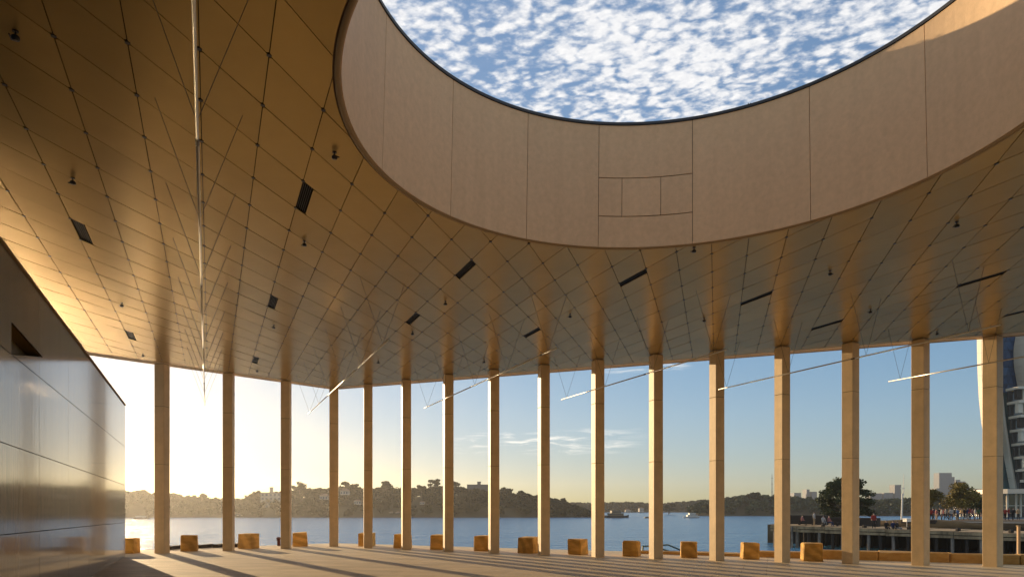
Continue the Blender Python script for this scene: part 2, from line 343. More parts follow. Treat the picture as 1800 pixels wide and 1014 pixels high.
def ring_slab(name, poly, rad, z0, z1, material):
    o, i = ring_hole(poly, OC, rad); n = len(o)
    v = [(x, y, z) for z in (z0, z1) for L_ in (o, i) for x, y in L_]
    f = []
    for k in range(n):
        k2 = (k + 1) % n
        f += [(k, n + k, n + k2, k2), (2 * n + k, 2 * n + k2, 3 * n + k2, 3 * n + k), (k, k2, 2 * n + k2, 2 * n + k), (n + k, 3 * n + k, 3 * n + k2, n + k2)]
    return mesh_obj(name, v, f, material, roof)
rp = [tuple(p) for p in roof_poly]
ring_slab('roof_slab', rp, OR + .20, ZC + .06, ZT - .30, m_roof)
# edge trim (fascia) round the ceiling, flush with the panels
mb = MB(); n = len(rp)
for i in range(n):
    p, q = Vector(rp[i]), Vector(rp[(i + 1) % n]); d = (q - p).normalized(); nn = Vector((d.y, -d.x))
    mb.box(((p.x + q.x) / 2 + nn.x * .012, (p.y + q.y) / 2 + nn.y * .012, ZC + 1.0), ((q - p).length + .02, .02, 2.05), math.atan2(d.y, d.x))
mb.build('fascia', m_lip, roof)
# ceiling lattice
LA = Vector((-.37973, .93143)); LB = Vector((.34364, 1.03403)); LO = Vector((-.0119, 14.7357))
vents = [(2, -6), (9, -11), (0, -1), (-5, 4), (8, -6), (-9, 9), (17, -11), (15, -6), (4, -1), (0, 4), (-12, 14), (-16, 14), (-19, 19)]
gap = .0085
def cell(i, j, j0=0.0):
    """outline of one panel with clipped corners"""
    a, b_ = LA, LB; la, lb = a.length, b_.length; ga, gb = gap / la, gap / lb; ca, cb = .040 / la, .040 / lb
    P = [(ga + ca, j0 + gb), (1 - ga - ca, j0 + gb), (1 - ga, j0 + gb + cb), (1 - ga, 1 - gb - cb), (1 - ga - ca, 1 - gb), (ga + ca, 1 - gb), (ga, 1 - gb - cb), (ga, j0 + gb + cb)]
    q = [tuple(LO + a * (i + x) + b_ * (j + y)) for x, y in P]
    return q if area2(q) > 0 else q[::-1]
rin = [tuple(p) for p in roof_poly]
def inset(poly, d):
    out_ = poly[:]
    res = [(-100, -100), (100, -100), (100, 100), (-100, 100)]
    for i in range(len(poly)):
        a, b_ = poly[i], poly[(i + 1) % len(poly)]; e = Vector((b_[0] - a[0], b_[1] - a[1])).normalized(); nn = (e.y, -e.x)
        res = clip_poly(res, (a[0] - nn[0] * d, a[1] - nn[1] * d), nn)
    return res
clipP = inset(rin, .40)
EB = inset(rin, .39)
nE = len(rin)
mbE = MB()
for iE in range(nE):
    aE, bE = Vector(rin[iE]), Vector(rin[(iE + 1) % nE]); aI = min(EB, key=lambda p: (Vector(p) - aE).length); bI = min(EB, key=lambda p: (Vector(p) - bE).length)
    mbE.prism([tuple(aE), tuple(bE), tuple(bI), tuple(aI)], ZC - .004, ZC + .04)
mbE.build('edge_band', m_col, roof)  # plain border without joints; its paler colour stands in for sunlit bounce
CR = CUT + .022
def minus_disc(q):
    pts = []
    for i in range(len(q)):
        a, b_ = Vector(q[i]), Vector(q[(i + 1) % len(q)])
        d = b_ - a; fo = a - OC; A_, B_, C_ = d.dot(d), 2 * fo.dot(d), fo.dot(fo) - CR * CR; disc = B_ * B_ - 4 * A_ * C_
        ts = [0.0]
        if disc > 0:
            for t_ in ((-B_ - math.sqrt(disc)) / (2 * A_), (-B_ + math.sqrt(disc)) / (2 * A_)):
                if 1e-5 < t_ < 1 - 1e-5: ts.append(t_)
        for t_ in sorted(ts): pts.append((a + d * t_, t_ != 0.0))
    ins = [((p - OC).length < CR - 1e-4) and not x for p, x in pts]
    if not any(x for _, x in pts):
        return [] if any(ins) else [q]
    n_ = len(pts); st = [k for k in range(n_) if pts[k][1] and not ins[(k + 1) % n_] and ((pts[(k + 1) % n_][0] + pts[k][0]) / 2 - OC).length > CR]
    res = []
    for k in st:
        run = [pts[k][0]]; j_ = (k + 1) % n_
        while not pts[j_][1]: run.append(pts[j_][0]); j_ = (j_ + 1) % n_
        run.append(pts[j_][0])
        a0 = math.atan2(run[-1].y - OC.y, run[-1].x - OC.x); a1_ = math.atan2(run[0].y - OC.y, run[0].x - OC.x)
        da = (a1_ - a0 + math.pi) % (2 * math.pi) - math.pi; m_ = max(2, int(abs(da) / .035))
        run += [OC + Vector((math.cos(a0 + da * k_ / m_), math.sin(a0 + da * k_ / m_))) * CR for k_ in range(1, m_)]
        q2 = [tuple(p) for p in run]
        if abs(area2(q2)) > .004: res.append(q2 if area2(q2) > 0 else q2[::-1])
    return res
def px_of(x, y, z): return (CX + F * x / y, HZ - F * (z - EYE) / y)
pan = []
for i in range(-40, 40):
    for j in range(-45, 45):
        q = cell(i, j, .25 if (i, j) in vents else 0.0)
        q = clip_to(q, clipP)
        if len(q) < 3 or abs(area2(q)) < .01: continue
        for p in minus_disc(q):
            ar = 0
            if min(y for x, y in p) > 5.2:
                im = [px_of(x, y, ZC) for x, y in p]; mx_ = sum(a[0] for a in im) / len(im); my_ = sum(a[1] for a in im) / len(im)
                if -20 < mx_ < 1820 and -20 < my_ < 720: ar = abs(area2(im)) / 2
            pan.append((ar, i, j, p))
pan.sort(key=lambda s: -s[0])
def panel_geo(mb, p, dz):
    n_ = len(p); mb.add([(x, y, ZC + dz) for x, y in p] + [(x, y, ZC + dz + .035) for x, y in p], [tuple(range(n_ - 1, -1, -1))] + [(k, (k + 1) % n_, n_ + (k + 1) % n_, n_ + k) for k in range(n_)])
prr = random.Random(3)
def tilt(o_):                  # every panel hangs a hair out of level
    pass
for s in pan[:300]:
    mb = MB(); panel_geo(mb, s[3], 0.0); o = mb.build('ceiling_panel', m_ceil, roof)
    cxm = sum(p[0] for p in s[3]) / len(s[3]); cym = sum(p[1] for p in s[3]) / len(s[3]); tx, ty = prr.gauss(0, .0022), prr.gauss(0, .0022)
    for v in o.data.vertices: v.co.z += (v.co.x - cxm) * tx + (v.co.y - cym) * ty
mb = MB()
for s in pan[300:]:
    b0 = len(mb.v); panel_geo(mb, s[3], 0.0); cxm = sum(p[0] for p in s[3]) / len(s[3]); cym = sum(p[1] for p in s[3]) / len(s[3]); tx, ty = prr.gauss(0, .0022), prr.gauss(0, .0022)
    for k in range(b0, len(mb.v)): x, y, z = mb.v[k]; mb.v[k] = (x, y, z + (x - cxm) * tx + (y - cym) * ty)
tag(mb.build('ceiling_panels', m_ceil, roof), kind='stuff')
# corner pins of the panels: little dark caps at the lattice nodes
mb = MB()
for i in range(-30, 34):
    for j in range(-30, 30):
        p = LO + LA * i + LB * j
        if (p - OC).length < CR + .05 or p.y < 5.5 or abs((p.x) / p.y) > .95: continue
        if not len(clip_to([(p.x - .05, p.y - .05), (p.x + .05, p.y - .05), (p.x, p.y + .05)], clipP)) == 3: continue
        mb.lathe([(.030, -.006), (.030, .004)], (p.x, p.y, ZC), 6)
tag(mb.build('panel_pins', m_black, roof), kind='stuff')
# dark soffit above the panels, with hole
ring_slab('soffit', rp, CUT + .01, ZC + .045, ZC + .058, m_dark)
# drum: lip, panels, rim
mb = MB(); n = 200
def ringpts(r, z): return [(OC.x + r * math.cos(2 * math.pi * k / n), OC.y + r * math.sin(2 * math.pi * k / n), z) for k in range(n)]
prof = [(CUT, ZC + .05), (CUT, ZC - .012), (CUT - .03, ZC - .022), (OR + .035, ZC - .022), (OR + .015, ZC - .005), (OR + .015, ZC + .05)]
v = []; [v.extend(ringpts(r, z)) for r, z in prof]
f = [(a * n + k, a * n + (k + 1) % n, ((a + 1) % len(prof)) * n + (k + 1) % n, ((a + 1) % len(prof)) * n + k) for a in range(len(prof)) for k in range(n)]
mesh_obj('drum_lip', v, f, m_lip, roof, True)
def drum_panel(a0, a1, z0, z1, off=0.0):
    m_ = max(3, int((a1 - a0) / R(2))); g = .0012; a0, a1, z0, z1 = a0 + g, a1 - g, z0 + .008, z1 - .008; v = []; f = []
    rad = lambda z: OR + (ORT - OR) * (z - ZC) / (ZT - ZC) + off
    for k in range(m_ + 1):
        a = a0 + (a1 - a0) * k / m_
        for z, e in ((z0, 0), (z1, 0), (z1, .04), (z0, .04)): r = rad(z) + e; v.append((OC.x + r * math.cos(a), OC.y + r * math.sin(a), z))
    for k in range(m_):
        for e in range(4): f.append((k * 4 + e, k * 4 + (e + 1) % 4, k * 4 + 4 + (e + 1) % 4, k * 4 + 4 + e))
    f += [(3, 2, 1, 0), tuple(m_ * 4 + e for e in range(4))]
    o = mesh_obj('drum_panel', v, f, m_drum, roof)
    bm = bmesh.new(); bm.from_mesh(o.data); bmesh.ops.recalc_face_normals(bm, faces=bm.faces); bm.to_mesh(o.data); bm.free(); return o
js = [21.0, 45.8, 72.8, 96.2, 115.4, 137.7, 162.0, 186, 210, 234, 258, 282, 306, 330, 355.5, 381.0]
for a, b_ in zip(js[:-1], js[1:]):
    if a == 72.8:
        a, b_, c1, c2 = R(a), R(b_), R(80.5), R(90.2)
        drum_panel(a, b_, 7.96, ZT); drum_panel(a, b_, ZC, 7.24)
        for p, q in ((a, c1), (c1, c2), (c2, b_)): drum_panel(p, q, 7.24, 7.96, -.001)
    else: drum_panel(R(a), R(b_), ZC, ZT)
# dark backing behind the joints and black steel rim on top
for nm, prof, mt_ in (('drum_backing', [(OR + .03, ZC + .01), (ORT + .03, ZT), (ORT + .15, ZT), (OR + .15, ZC + .01)], m_seam), ('drum_rim', [(ORT - .02, ZT), (ORT - .02, ZT + .05), (ORT + .2, ZT + .05), (ORT + .2, ZT)], m_rim)):
    v = []; [v.extend(ringpts(r, z)) for r, z in prof]; P_ = len(prof)
    mesh_obj(nm, v, [(a * n + k, a * n + (k + 1) % n, ((a + 1) % P_) * n + (k + 1) % n, ((a + 1) % P_) * n + k) for a in range(P_) for k in range(n)], mt_, roof)

# vents: dark slots left open in the lattice, each with a tray and louvres
vlab = {(2, -6): 'largest dark ceiling slot left of the round opening', (9, -11): 'dark ceiling slot above the left wall, nearest the picture edge', (0, -1): 'dark ceiling slot just below the left curve of the drum',
        (-5, 4): 'long dark slot under the lowest part of the drum', (8, -6): 'square looking dark slot between the hanging tube and the drum', (-9, 9): 'thin dark slot below the right half of the drum',
        (17, -11): 'small dark slot in the bright ceiling beside the left wall', (15, -6): 'smallest dark slot, by the ceiling edge at the second column', (4, -1): 'dark ceiling slot above the end of the second hanging tube',
        (0, 4): 'dark ceiling slot above the end of the third hanging tube', (-12, 14): 'thin dark slot close to the edge above the thirteenth column', (-16, 14): 'thin dark slot at the right crossed by a hanging wire', (-19, 19): 'thin dark slot cut by the right edge of the picture'}
for i, j in vents:
    o0 = LO + LA * i + LB * j; e = empty('ceiling_vent', (o0.x, o0.y, ZC), 0, vlab[(i, j)], 'vent', 'dark slots in the gold ceiling')
    mb = MB(); a, b_ = LA, LB * .25
    P = [Vector((0, 0)) + a * x + b_ * y for x, y in ((.01, .05), (.99, .05), (.99, .95), (.01, .95))]
    q = [tuple(p) for p in P]; q = q if area2(q) > 0 else q[::-1]
    n_ = 4; mb.add([(x, y, .004) for x, y in q] + [(x, y, .042) for x, y in q], [(0, 1, 5, 4), (1, 2, 6, 5), (2, 3, 7, 6), (3, 0, 4, 7), (7, 6, 5, 4)])
    mb.build('tray', m_dark, e)
    for k in range(5):
        p0 = a * (.02) + b_ * (.14 + .18 * k); p1 = a * .98 + b_ * (.14 + .18 * k)
        s_ = MB(); s_.tube((p0.x, p0.y, .016), (p1.x, p1.y, .016), .0045, n=4); s_.build('louvre', m_black, e)

# roof planting: tufts behind the rim that peek over it and throw the ragged shadow
gr = MB(); g2 = random.Random(5)
def tuft(mb, x, y, z, h, n_=7):
    for _ in range(n_):
        a = g2.uniform(0, 6.28); l = h * g2.uniform(.6, 1.1); dx, dy = math.cos(a) * l * .35, math.sin(a) * l * .35; w = .006 + .01 * g2.random()
        mb.add([(x - w, y, z), (x + w, y, z), (x + dx * .6 + w, y + dy * .6, z + l * .7), (x + dx, y + dy, z + l), (x + dx * .6 - w, y + dy * .6, z + l * .7)], [(0, 1, 2, 3, 4)])
for _ in range(2600):
    a = g2.uniform(0, 6.283); rr_ = OR + .35 + abs(g2.gauss(0, .5)); deg = math.degrees(a) % 360
    hh = .28 + .12 * g2.random()
    if 95 < deg < 235: hh += .16 * g2.random()
    tuft(gr, OC.x + rr_ * math.cos(a), OC.y + rr_ * math.sin(a), ZT - .30, hh, 5)
tag(gr.build('roof_grass', m_leaf2), 'low green planting on top of the roof round the opening', 'grass', kind='stuff')
for (u, v_, hh, lb) in ((1306, 186, .42, 'taller green sprig peeking over the drum rim, right of centre'), (1381, 168, .30, 'small green sprig peeking over the drum rim, further right'), (1099, 214, .28, 'tiny sprig over the lowest part of the drum rim')):
    Y = (ZT - EYE) * F / (HZ - v_); x = (u - CX) / F * Y; d = (Vector((x, Y)) - OC).normalized(); p = OC + d * (ORT + .32)
    e = empty('rooftop_plant', (p.x, p.y, ZT - .25), 0, lb, 'plant')
    s_ = MB()
    for k in range(4): s_.tube((0, 0, 0), (g2.gauss(0, .04), g2.gauss(0, .04), hh * g2.uniform(.8, 1.25)), .005, .002, n=4)
    s_.build('stem', m_bark, e); s_ = MB()
    for k in range(46):
        z = g2.uniform(.3, 1.15) * hh; x_, y_ = g2.gauss(0, .05), g2.gauss(0, .05); s_.add([(x_, y_, z), (x_ + .03, y_ + .01, z + .01), (x_ + .02, y_ + .02, z + .05)], [(0, 1, 2)])
    s_.build('foliage', m_leaf2, e)

# ------------------------------------------------------------------ columns
cdat = [(285, 639, -33), (402, 655, -15), (503, 669, -13), (587, 682, -2), (647, 675, 2), (714, 667, 9.6), (788, 658, 12), (868, 649.5, 15.9), (956, 641, 19.8), (1051, 632, 24.5), (1153, 623, 30), (1260, 616, 38.5), (1375, 609, 45), (1495, 602, 58), (1618, 596, 64.3), (1745, 590.5, 66.5)]
cw = [.352, .345, .345, .36, .345, .335, .335, .33, .33, .33, .33, .33, .325, .345, .352, .372]
ordn = ['first', 'second', 'third', 'fourth', 'fifth', 'sixth', 'seventh', 'eighth', 'ninth', 'tenth', 'eleventh', 'twelfth', 'thirteenth', 'fourteenth', 'fifteenth', 'sixteenth']
cnote = ['nearest the dark polished wall', 'between the two leftmost stone blocks', 'left of the roof corner', 'standing under the roof corner', 'in front of a stone block, right of the roof corner', 'with a thin sunlit edge', 'with a bright sunlit left edge, before the wooded headland', 'with a bright sunlit left edge, right of the far flat-roofed building', 'with a bright left face before the headland tip', 'with a sunlit left face, left of the dark ferry', 'with a broad sunlit left face beside the stair handrail', 'between the white ferry and the mast', 'with two equal tan faces at the end of the timber wharf', 'in front of the large fig tree', 'right of the flagpole', 'in front of the white tower']
col0 = None; WD = .34
for i, (u, v_, rat) in enumerate(cdat):
    x, y = Cp(u, v_); z0 = floor_z(x, y)
    bear = math.atan2(x, y)                          # clockwise from +Y
    if col0 is None:
        col0 = e = empty('column'); H = ZC
        s_ = MB(); s_.box((0, 0, 1.575 - .10), (WD, WD, 3.15 + .2 - .004)); s_.build('shaft_segment', m_col, e, bevel=.006)
        s_ = MB(); s_.box((0, 0, 4.15), (WD, WD, 1.996 - .01)); s_.build('shaft_segment', m_col, e, bevel=.006)
        s_ = MB(); s_.box((0, 0, 5.155 + .725), (WD, WD, 1.45)); s_.build('shaft_segment', m_col, e, bevel=.006)
        for zj in (3.154, 5.152): s_ = MB(); s_.box((0, 0, zj), (WD - .016, WD - .016, .03)); s_.build('joint', m_seam, e)
        s_ = MB(); s_.box((0, 0, 6.62), (WD - .03, WD - .03, .03)); s_.build('head_plate', m_lip, e)
    else: e = copy_tree(col0)
    e.location = (x, y, 0); s = cw[i] / WD; e.scale = (s, s, 1)
    # the column shows its left face more and more towards the right of the row: turn each a little
    e.rotation_euler = (0, 0, -(bear - R(rat)))
    tag(e, f'pale square column, {ordn[i]} from the left, {cnote[i]}', 'column', 'square columns along the waterside')

# ------------------------------------------------------------------ sandstone blocks on the deck edge
bd = [(226, 946, 972, .60, -.2), (332.5, 941, 968.5, .60, .1), (437, 938, 964, .66, -.5), (527, 936, 960, .60, .15), (645, 936.7, 959.5, .66, -.15), (708, 939, 963, .64, -.3), (775, 940.4, 965.5, .68, -.35), (851, 941.8, 968, .68, -.35), (931, 944.4, 972, .68, -.5), (1016, 947.6, 974.5, .60, -.62), (1110, 950.8, 977.7, .58, -.3), (1211, 952.5, 980, .55, -.1), (1318, 954, 982.6, .53, .1), (1427, 954.6, 986, .60, 0.0)]
bn = ['half hidden behind the end of the polished wall', 'pale brown with clean edges, right of the first column', 'deeply grained with a dark diagonal band, right of the second column', 'directly right of the third column', 'half hidden behind the fifth column', 'mostly hidden behind the sixth column', 'just left of the seventh column', 'just left of the eighth column', 'wide and dark grained, just left of the ninth column', 'with a red-brown right side, left of the tenth column', 'left of the stair handrail', 'at the right end of the stair handrail', 'in the gap before the thirteenth column', 'brightest orange with a curved grain, left of the fourteenth column']
for i, (u, vt, vb, w, rz) in enumerate(bd):
    x, y = Fp(u, vb); y0 = y; h = (vb - vt) / F * y0 * 1.0; y += w * .45; x = (u - CX) / F * y; z = floor_z(x, y)
    s_ = MB(); rr = random.Random(i * 3 + 1); s_.box((0, 0, h / 2), (w * rr.uniform(.95, 1.03), w * rr.uniform(.8, 1.0), h + .02), 0, taper=rr.uniform(.93, .98))
    e = s_.build('stone_block', m_stone, None, bevel=.05, seg=2); e.location = (x, y, z); e.rotation_euler = (0, 0, rz - math.atan2(x, y) * .6)
    for v in e.data.vertices: v.co += Vector((rr.gauss(0, .010), rr.gauss(0, .010), rr.gauss(0, .010)))
    tag(e, f'rough sandstone block {bn[i]}', 'stone block', 'sandstone blocks along the deck edge')

# sandstone kerb behind the blocks on the right, single stones
ks = empty('stone_kerb', (0, 0, 0), 0, 'low orange sandstone kerb running behind the blocks at the right', 'kerb')
pk = Fp(1085, 977.5); sk = (Vector(pk) - K).dot(uB); rr = random.Random(2)
off = 1.42; s0 = sk
hh_ = .10
while s0 < sk + 18:
    ln = rr.uniform(1.5, 2.2); c = K + uB * (s0 + ln / 2) + nB * off; z = floor_z(c.x, c.y)
    if s0 - sk > 3.5: hh_ = .2
    if s0 - sk > 5.4: hh_ = .30
    s_ = MB(); s_.box((c.x, c.y, z + hh_ / 2 - .02), (ln - .012, .42, hh_ + .04), math.atan2(uB.y, uB.x)); ko = s_.build('kerb_stone', m_kerb, ks, bevel=.05, seg=2); s0 += ln
    for v in ko.data.vertices: v.co += Vector((rr.gauss(0, .006), rr.gauss(0, .006), rr.gauss(0, .012)))

# dark timber bumpers at the water's edge on the left
for (u0, u1, vv, nm) in ((297, 313, 962, 'left of the first pale block, by the first column'), (349, 372, 959.5, 'right of the pale brown block'), (379, 394, 958.5, 'just left of the second column'), (412, 421, 957.5, 'just right of the second column')):
    x0, y0 = Fp(u0, vv + 3.5); x1, y1 = Fp(u1, vv + 1.5); c = Vector(((x0 + x1) / 2, (y0 + y1) / 2)); d = Vector((x1 - x0, y1 - y0)); z = floor_z(*c)
    s_ = MB(); s_.box((c.x, c.y, z + .06), (d.length, .22, .15), math.atan2(d.y, d.x)); tag(s_.build('timber_bumper', m_darktim, None, bevel=.01), f'low dark timber bumper {nm}', 'bumper', 'dark bumpers along the quay edge')
# dark red mooring post
x, y = Fp(490, 958.5); e = empty('mooring_post', (x, y, floor_z(x, y)), 0, 'short dark red mooring post left of the third column', 'mooring post')
s_ = MB(); s_.lathe([(.07, 0), (.07, .26), (.10, .30), (.10, .34), (.05, .37)], n=12); s_.build('post', mat('oxide_red', (.09, .022, .015), .6), e)
s_ = MB(); s_.box((-.02, 0, .24), (.16, .05, .05)); s_.build('cleat', m_darktim, e)
# stair handrails at the deck edge
e = empty('stair_handrail', (0, 0, 0), 0, 'dark teal pipe handrail of the steps going down to the water', 'handrail')
def G(u, v_, Y): return ((u - CX) / F * Y, Y, EYE + (HZ - v_) / F * Y)
for nm, pts in (('rail', [G(1129, 972, 25.2), G(1130, 959.5, 25.2), G(1142, 959, 25.6), G(1163, 960, 25.6)]), ('rail', [G(1155, 961.5, 25.4), G(1184, 970.5, 26.0)]), ('rail', [G(1164, 957.5, 27.0), G(1174, 956.8, 27.0), G(1196, 966, 27.2)]), ('post', [G(1171, 972, 25.7), G(1171, 966, 25.7)]), ('post', [G(1184.5, 972, 26.0), G(1184.5, 968, 26.0)]), ('post', [G(1043, 975, 26.0), G(1043, 960, 26.0)])):
    s_ = MB()
    for p, q in zip(pts[:-1], pts[1:]): s_.tube(p, q, .032, n=6)
    s_.build(nm, m_teal, e)
# lone timber post at the far right
x, y = Fp(1790.5, 976.5); e = empty('marker_post', (x, y, floor_z(x, y)), 0, 'slim pale timber post at the far right behind the last column', 'post')
s_ = MB(); s_.box((0, 0, .54), (.085, .085, 1.08)); s_.build('shaft', mat('orange_timber', (.42, .25, .11), .7), e, bevel=.006)  # shaft in one even orange timber colour
s_ = MB(); s_.box((0, 0, 1.09), (.11, .11, .04)); s_.build('cap', m_timber, e)

# ------------------------------------------------------------------ polished wall building on the left
wd = Vector((-.4125, 1.0)).normalized(); wn = Vector((wd.y, -wd.x)); wc = Vector((-11.6, 21.75))       # corner, direction away, normal into the room
wb = empty('polished_wall', (0, 0, 0), 0, 'dark glossy panelled wall of the kiosk at the left reflecting the harbour', 'wall')
Lw = 27.0; zt = 4.92
def W3(s, z, o=0.0):          # s metres from the corner towards the camera
    p = wc - wd * s + wn * o; return (p.x, p.y, z)
slope = .010
def tz(s, z): return z + slope * s if z > .3 else z
core = [W3(0.03, -.2, -.24), W3(Lw, -.2, -.24), W3(Lw, -.2, -6.4), W3(0, -.2, -6.4)]
v = core + [(p[0], p[1], tz(s, zt) - .02) for p, s in zip(core, (0, Lw, Lw, 0))]
mesh_obj('wall_core', v, [(0, 1, 5, 4), (1, 2, 6, 5), (2, 3, 7, 6), (3, 0, 4, 7), (4, 5, 6, 7), (3, 2, 1, 0)], m_seam, wb)
rows = [floor_z(wc.x, wc.y) - .02, 1.2, 2.38, 3.6, zt]
def wall_panel(pts, off0=-.028, off1=0.0, name='wall_panel', m=m_wall):
    n_ = len(pts); v = [W3(s, z, off1) for s, z in pts] + [W3(s, z, off0) for s, z in pts]
    o = mesh_obj(name, v, [tuple(range(n_)), tuple(range(2 * n_ - 1, n_ - 1, -1))] + [(k, n_ + k, n_ + (k + 1) % n_, (k + 1) % n_) for k in range(n_)], m, wb)
    bm = bmesh.new(); bm.from_mesh(o.data); bmesh.ops.recalc_face_normals(bm, faces=bm.faces); bm.to_mesh(o.data); bm.free(); return o
def on_wall(u, v_):           # wall coordinates of a photo point
    a = (u - CX) / F; bx, by = wc.x, wc.y                 # (bx - wd.x s) = a (by - wd.y s)
    s = (bx - a * by) / (wd.x - a * wd.y); Y = by - wd.y * s; return s, EYE + (HZ - v_) / F * Y
tri = [on_wall(20, 565), on_wall(20, 624), on_wall(76, 628)]
g = .006
for r_ in range(4):
    s = 0.0; k = 0
    while s < Lw - .1:
        w_ = 2.4 if s + 2.4 < Lw else Lw - s; z0, z1 = rows[r_], rows[r_ + 1]
        pts = [(s + g, tz(s, z0) + (g if r_ else 0)), (s + w_ - g, tz(s + w_, z0) + (g if r_ else 0)), (s + w_ - g, tz(s + w_, z1) - g), (s + g, tz(s, z1) - g)]
        smin, smax = min(p[0] for p in tri), max(p[0] for p in tri)
        if r_ >= 2 and s < smax and s + w_ > smin:      # cut the triangular niche out of these panels
            rest = pts if area2(pts) > 0 else pts[::-1]; tt = tri if area2(tri) > 0 else tri[::-1]
            for a_ in range(3):
                p0_, p1_ = tt[a_], tt[(a_ + 1) % 3]; nn_ = (p1_[1] - p0_[1], -(p1_[0] - p0_[0]))
                piece = clip_poly(rest, p0_, (-nn_[0], -nn_[1])); rest = clip_poly(rest, p0_, nn_)
                if len(piece) > 2 and abs(area2(piece)) > .002: wall_panel(piece)
                if len(rest) < 3: break
        else: wall_panel(pts)
        s += w_; k += 1
# end return of the wall at the corner
v = [(wc.x, wc.y, 0), (wc.x, wc.y, zt)]
mb = MB(); c0 = wc - wn * 3.2 + wd * .012; mb.box((c0.x, c0.y, zt / 2), (6.4, .024, zt), math.atan2(wn.y, wn.x)); mb.build('end_panel', m_wall, wb)
# triangular niche: a shallow framed panel
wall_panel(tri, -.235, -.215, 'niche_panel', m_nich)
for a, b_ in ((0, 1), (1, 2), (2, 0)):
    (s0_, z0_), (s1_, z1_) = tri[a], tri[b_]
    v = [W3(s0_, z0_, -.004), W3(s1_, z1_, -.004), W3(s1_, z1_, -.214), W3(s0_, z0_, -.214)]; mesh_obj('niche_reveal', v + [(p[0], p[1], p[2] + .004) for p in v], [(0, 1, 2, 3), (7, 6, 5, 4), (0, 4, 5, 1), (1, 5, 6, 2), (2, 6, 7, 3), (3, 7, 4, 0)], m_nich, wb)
mb = MB()
for k in range(1): 
    p, q = W3(0, tz(0, zt) + .01, .01), W3(Lw, tz(Lw, zt) + .01, .01); mb.tube(p, q, .022, n=4)
mb.build('coping', m_lip, wb)
# lamp arm on top of the wall end
sx, zx = on_wall(207, 699); p = W3(1.6, zt + .10, -.5)
e = empty('wall_lamp', (p[0], p[1], zt), 0, 'tiny lamp bracket standing on the end of the polished wall', 'lamp')
s_ = MB(); s_.tube((0, 0, 0), (0, 0, .26), .02, n=6); s_.build('bracket', m_black, e); s_ = MB(); s_.box((.12, 0, .27), (.42, .12, .05), .2); s_.build('head', m_black, e)

# ------------------------------------------------------------------ suspended tubes
ZR = EYE + 3.54                                          # tube height
def Rp(u, v_): Y = (ZR - EYE) * F / (HZ - v_); return Vector(((u - CX) / F * Y, Y))
rd = Vector((-.4125, 1.0)).normalized()
far = [(360, 712), (541.7, 726.9), (745.9, 717), (987, 702), (1263, 684.4), (1562, 670.4)]
near = [None, (682.8, 596.4), (975.6, 610.7), (1268, 613), (1756.8, 570.5), (1815, 627)]
rl = ['longest hanging tube running straight overhead at the left', 'bright sunlit hanging tube in front of the roof corner', 'hanging tube crossing the seventh to ninth columns', 'hanging tube crossing the tenth and eleventh columns', 'long hanging tube crossing the twelfth to fifteenth columns', 'hanging tube at the right in front of the white tower']
rn = Vector((rd.y, -rd.x))
for i, (fp, np_) in enumerate(zip(far, near)):
    a = Rp(*fp); ln = 24.5 if np_ is None else (Rp(*np_) - a).length
    e = empty('hanging_tube', (a.x, a.y, ZR), 0, rl[i], 'hanging tube', 'metal tubes hung from the ceiling on wires')
    def T(s, o=0.0, z=0.0): p = -rd * s + rn * o; return (p.x, p.y, z)
    k = 0; s = 0.0
    while s < ln - .01:
        s2 = min(s + 4.66, ln); t_ = MB(); t_.tube(T(s + .004), T(s2 - .004), .016, n=10); t_.build('tube', m_tube, e, True)
        if s2 < ln - .01: t_ = MB(); t_.tube(T(s2 - .05), T(s2 + .05), .020, n=10); t_.build('sleeve', m_wire, e)
        s = s2
    s = .35
    while s < ln:
        p = a - rd * s
        if (p - OC).length > CUT + .75:
            for sd in (-1, 1):
                q = p + rn * (.5 * sd)
                t_ = MB(); t_.tube(T(s, 0, .015), T(s, .5 * sd, ZC - ZR + .001), .0038, n=5); t_.build('wire', m_wire, e)
        s += 2.33

# ------------------------------------------------------------------ small ceiling spotlights
spots = [(27, 75), (128, 327), (588, 283), (535, 435), (481, 579), (214, 541), (783, 538), (725, 590), (851, 639), (665, 640), (1002, 560), (1220, 446), (1238, 567), (1459, 486), (1530, 552), (1682, 402), (1647, 590), (251, 628), (452, 655)]
sl_ = ['at the top left edge of the picture', 'above the dark slot over the left wall', 'in the ceiling just left of the drum', 'below the largest dark slot', 'below the square looking slot', 'above the first column, left of the long tube', 'right of the sixth column top', 'above the sixth column', 'above the eighth column beside its tube', 'above the fifth column', 'above the tenth column, left side', 'right under the drum near its lowest point', 'above the twelfth column', 'under the drum above the thin slot', 'above the fourteenth column', 'highest at the right, under the drum', 'at the ceiling edge right of the fifteenth column', 'at the ceiling edge left of the first column', 'at the ceiling edge right of the second column']
sp0 = None
for (u, v_), nm in zip(spots, sl_):
    x, y = Cp(u, v_, 6.53)
    if sp0 is None:
        sp0 = e = empty('ceiling_spotlight')
        s_ = MB(); s_.lathe([(.045, .115), (.045, .0995)], n=12); s_.build('mount', m_black, e)
        s_ = MB(); s_.lathe([(.012, .03), (.012, .11)], n=8); s_.build('stem', m_black, e)
        s_ = MB(); s_.lathe([(.03, -.045), (.058, -.03), (.062, .0), (.055, .025), (.03, .045)], n=14); s_.build('head', m_black, e, True)
        s_ = MB(); s_.box((.0, .065, .0), (.14, .02, .02)); s_.build('yoke', m_black, e)
        s_ = MB(); s_.lathe([(.022, -.052), (.028, -.044)], n=10); s_.build('lens', m_lens, e)
    else: e = copy_tree(sp0)
    e.scale = (.68, .68, .62); e.location = (x, y, 6.578); e.rotation_euler = (0, 0, random.uniform(0, 6))
    tag(e, f'small black ceiling spotlight {nm}', 'spotlight', 'black spotlights on the ceiling')

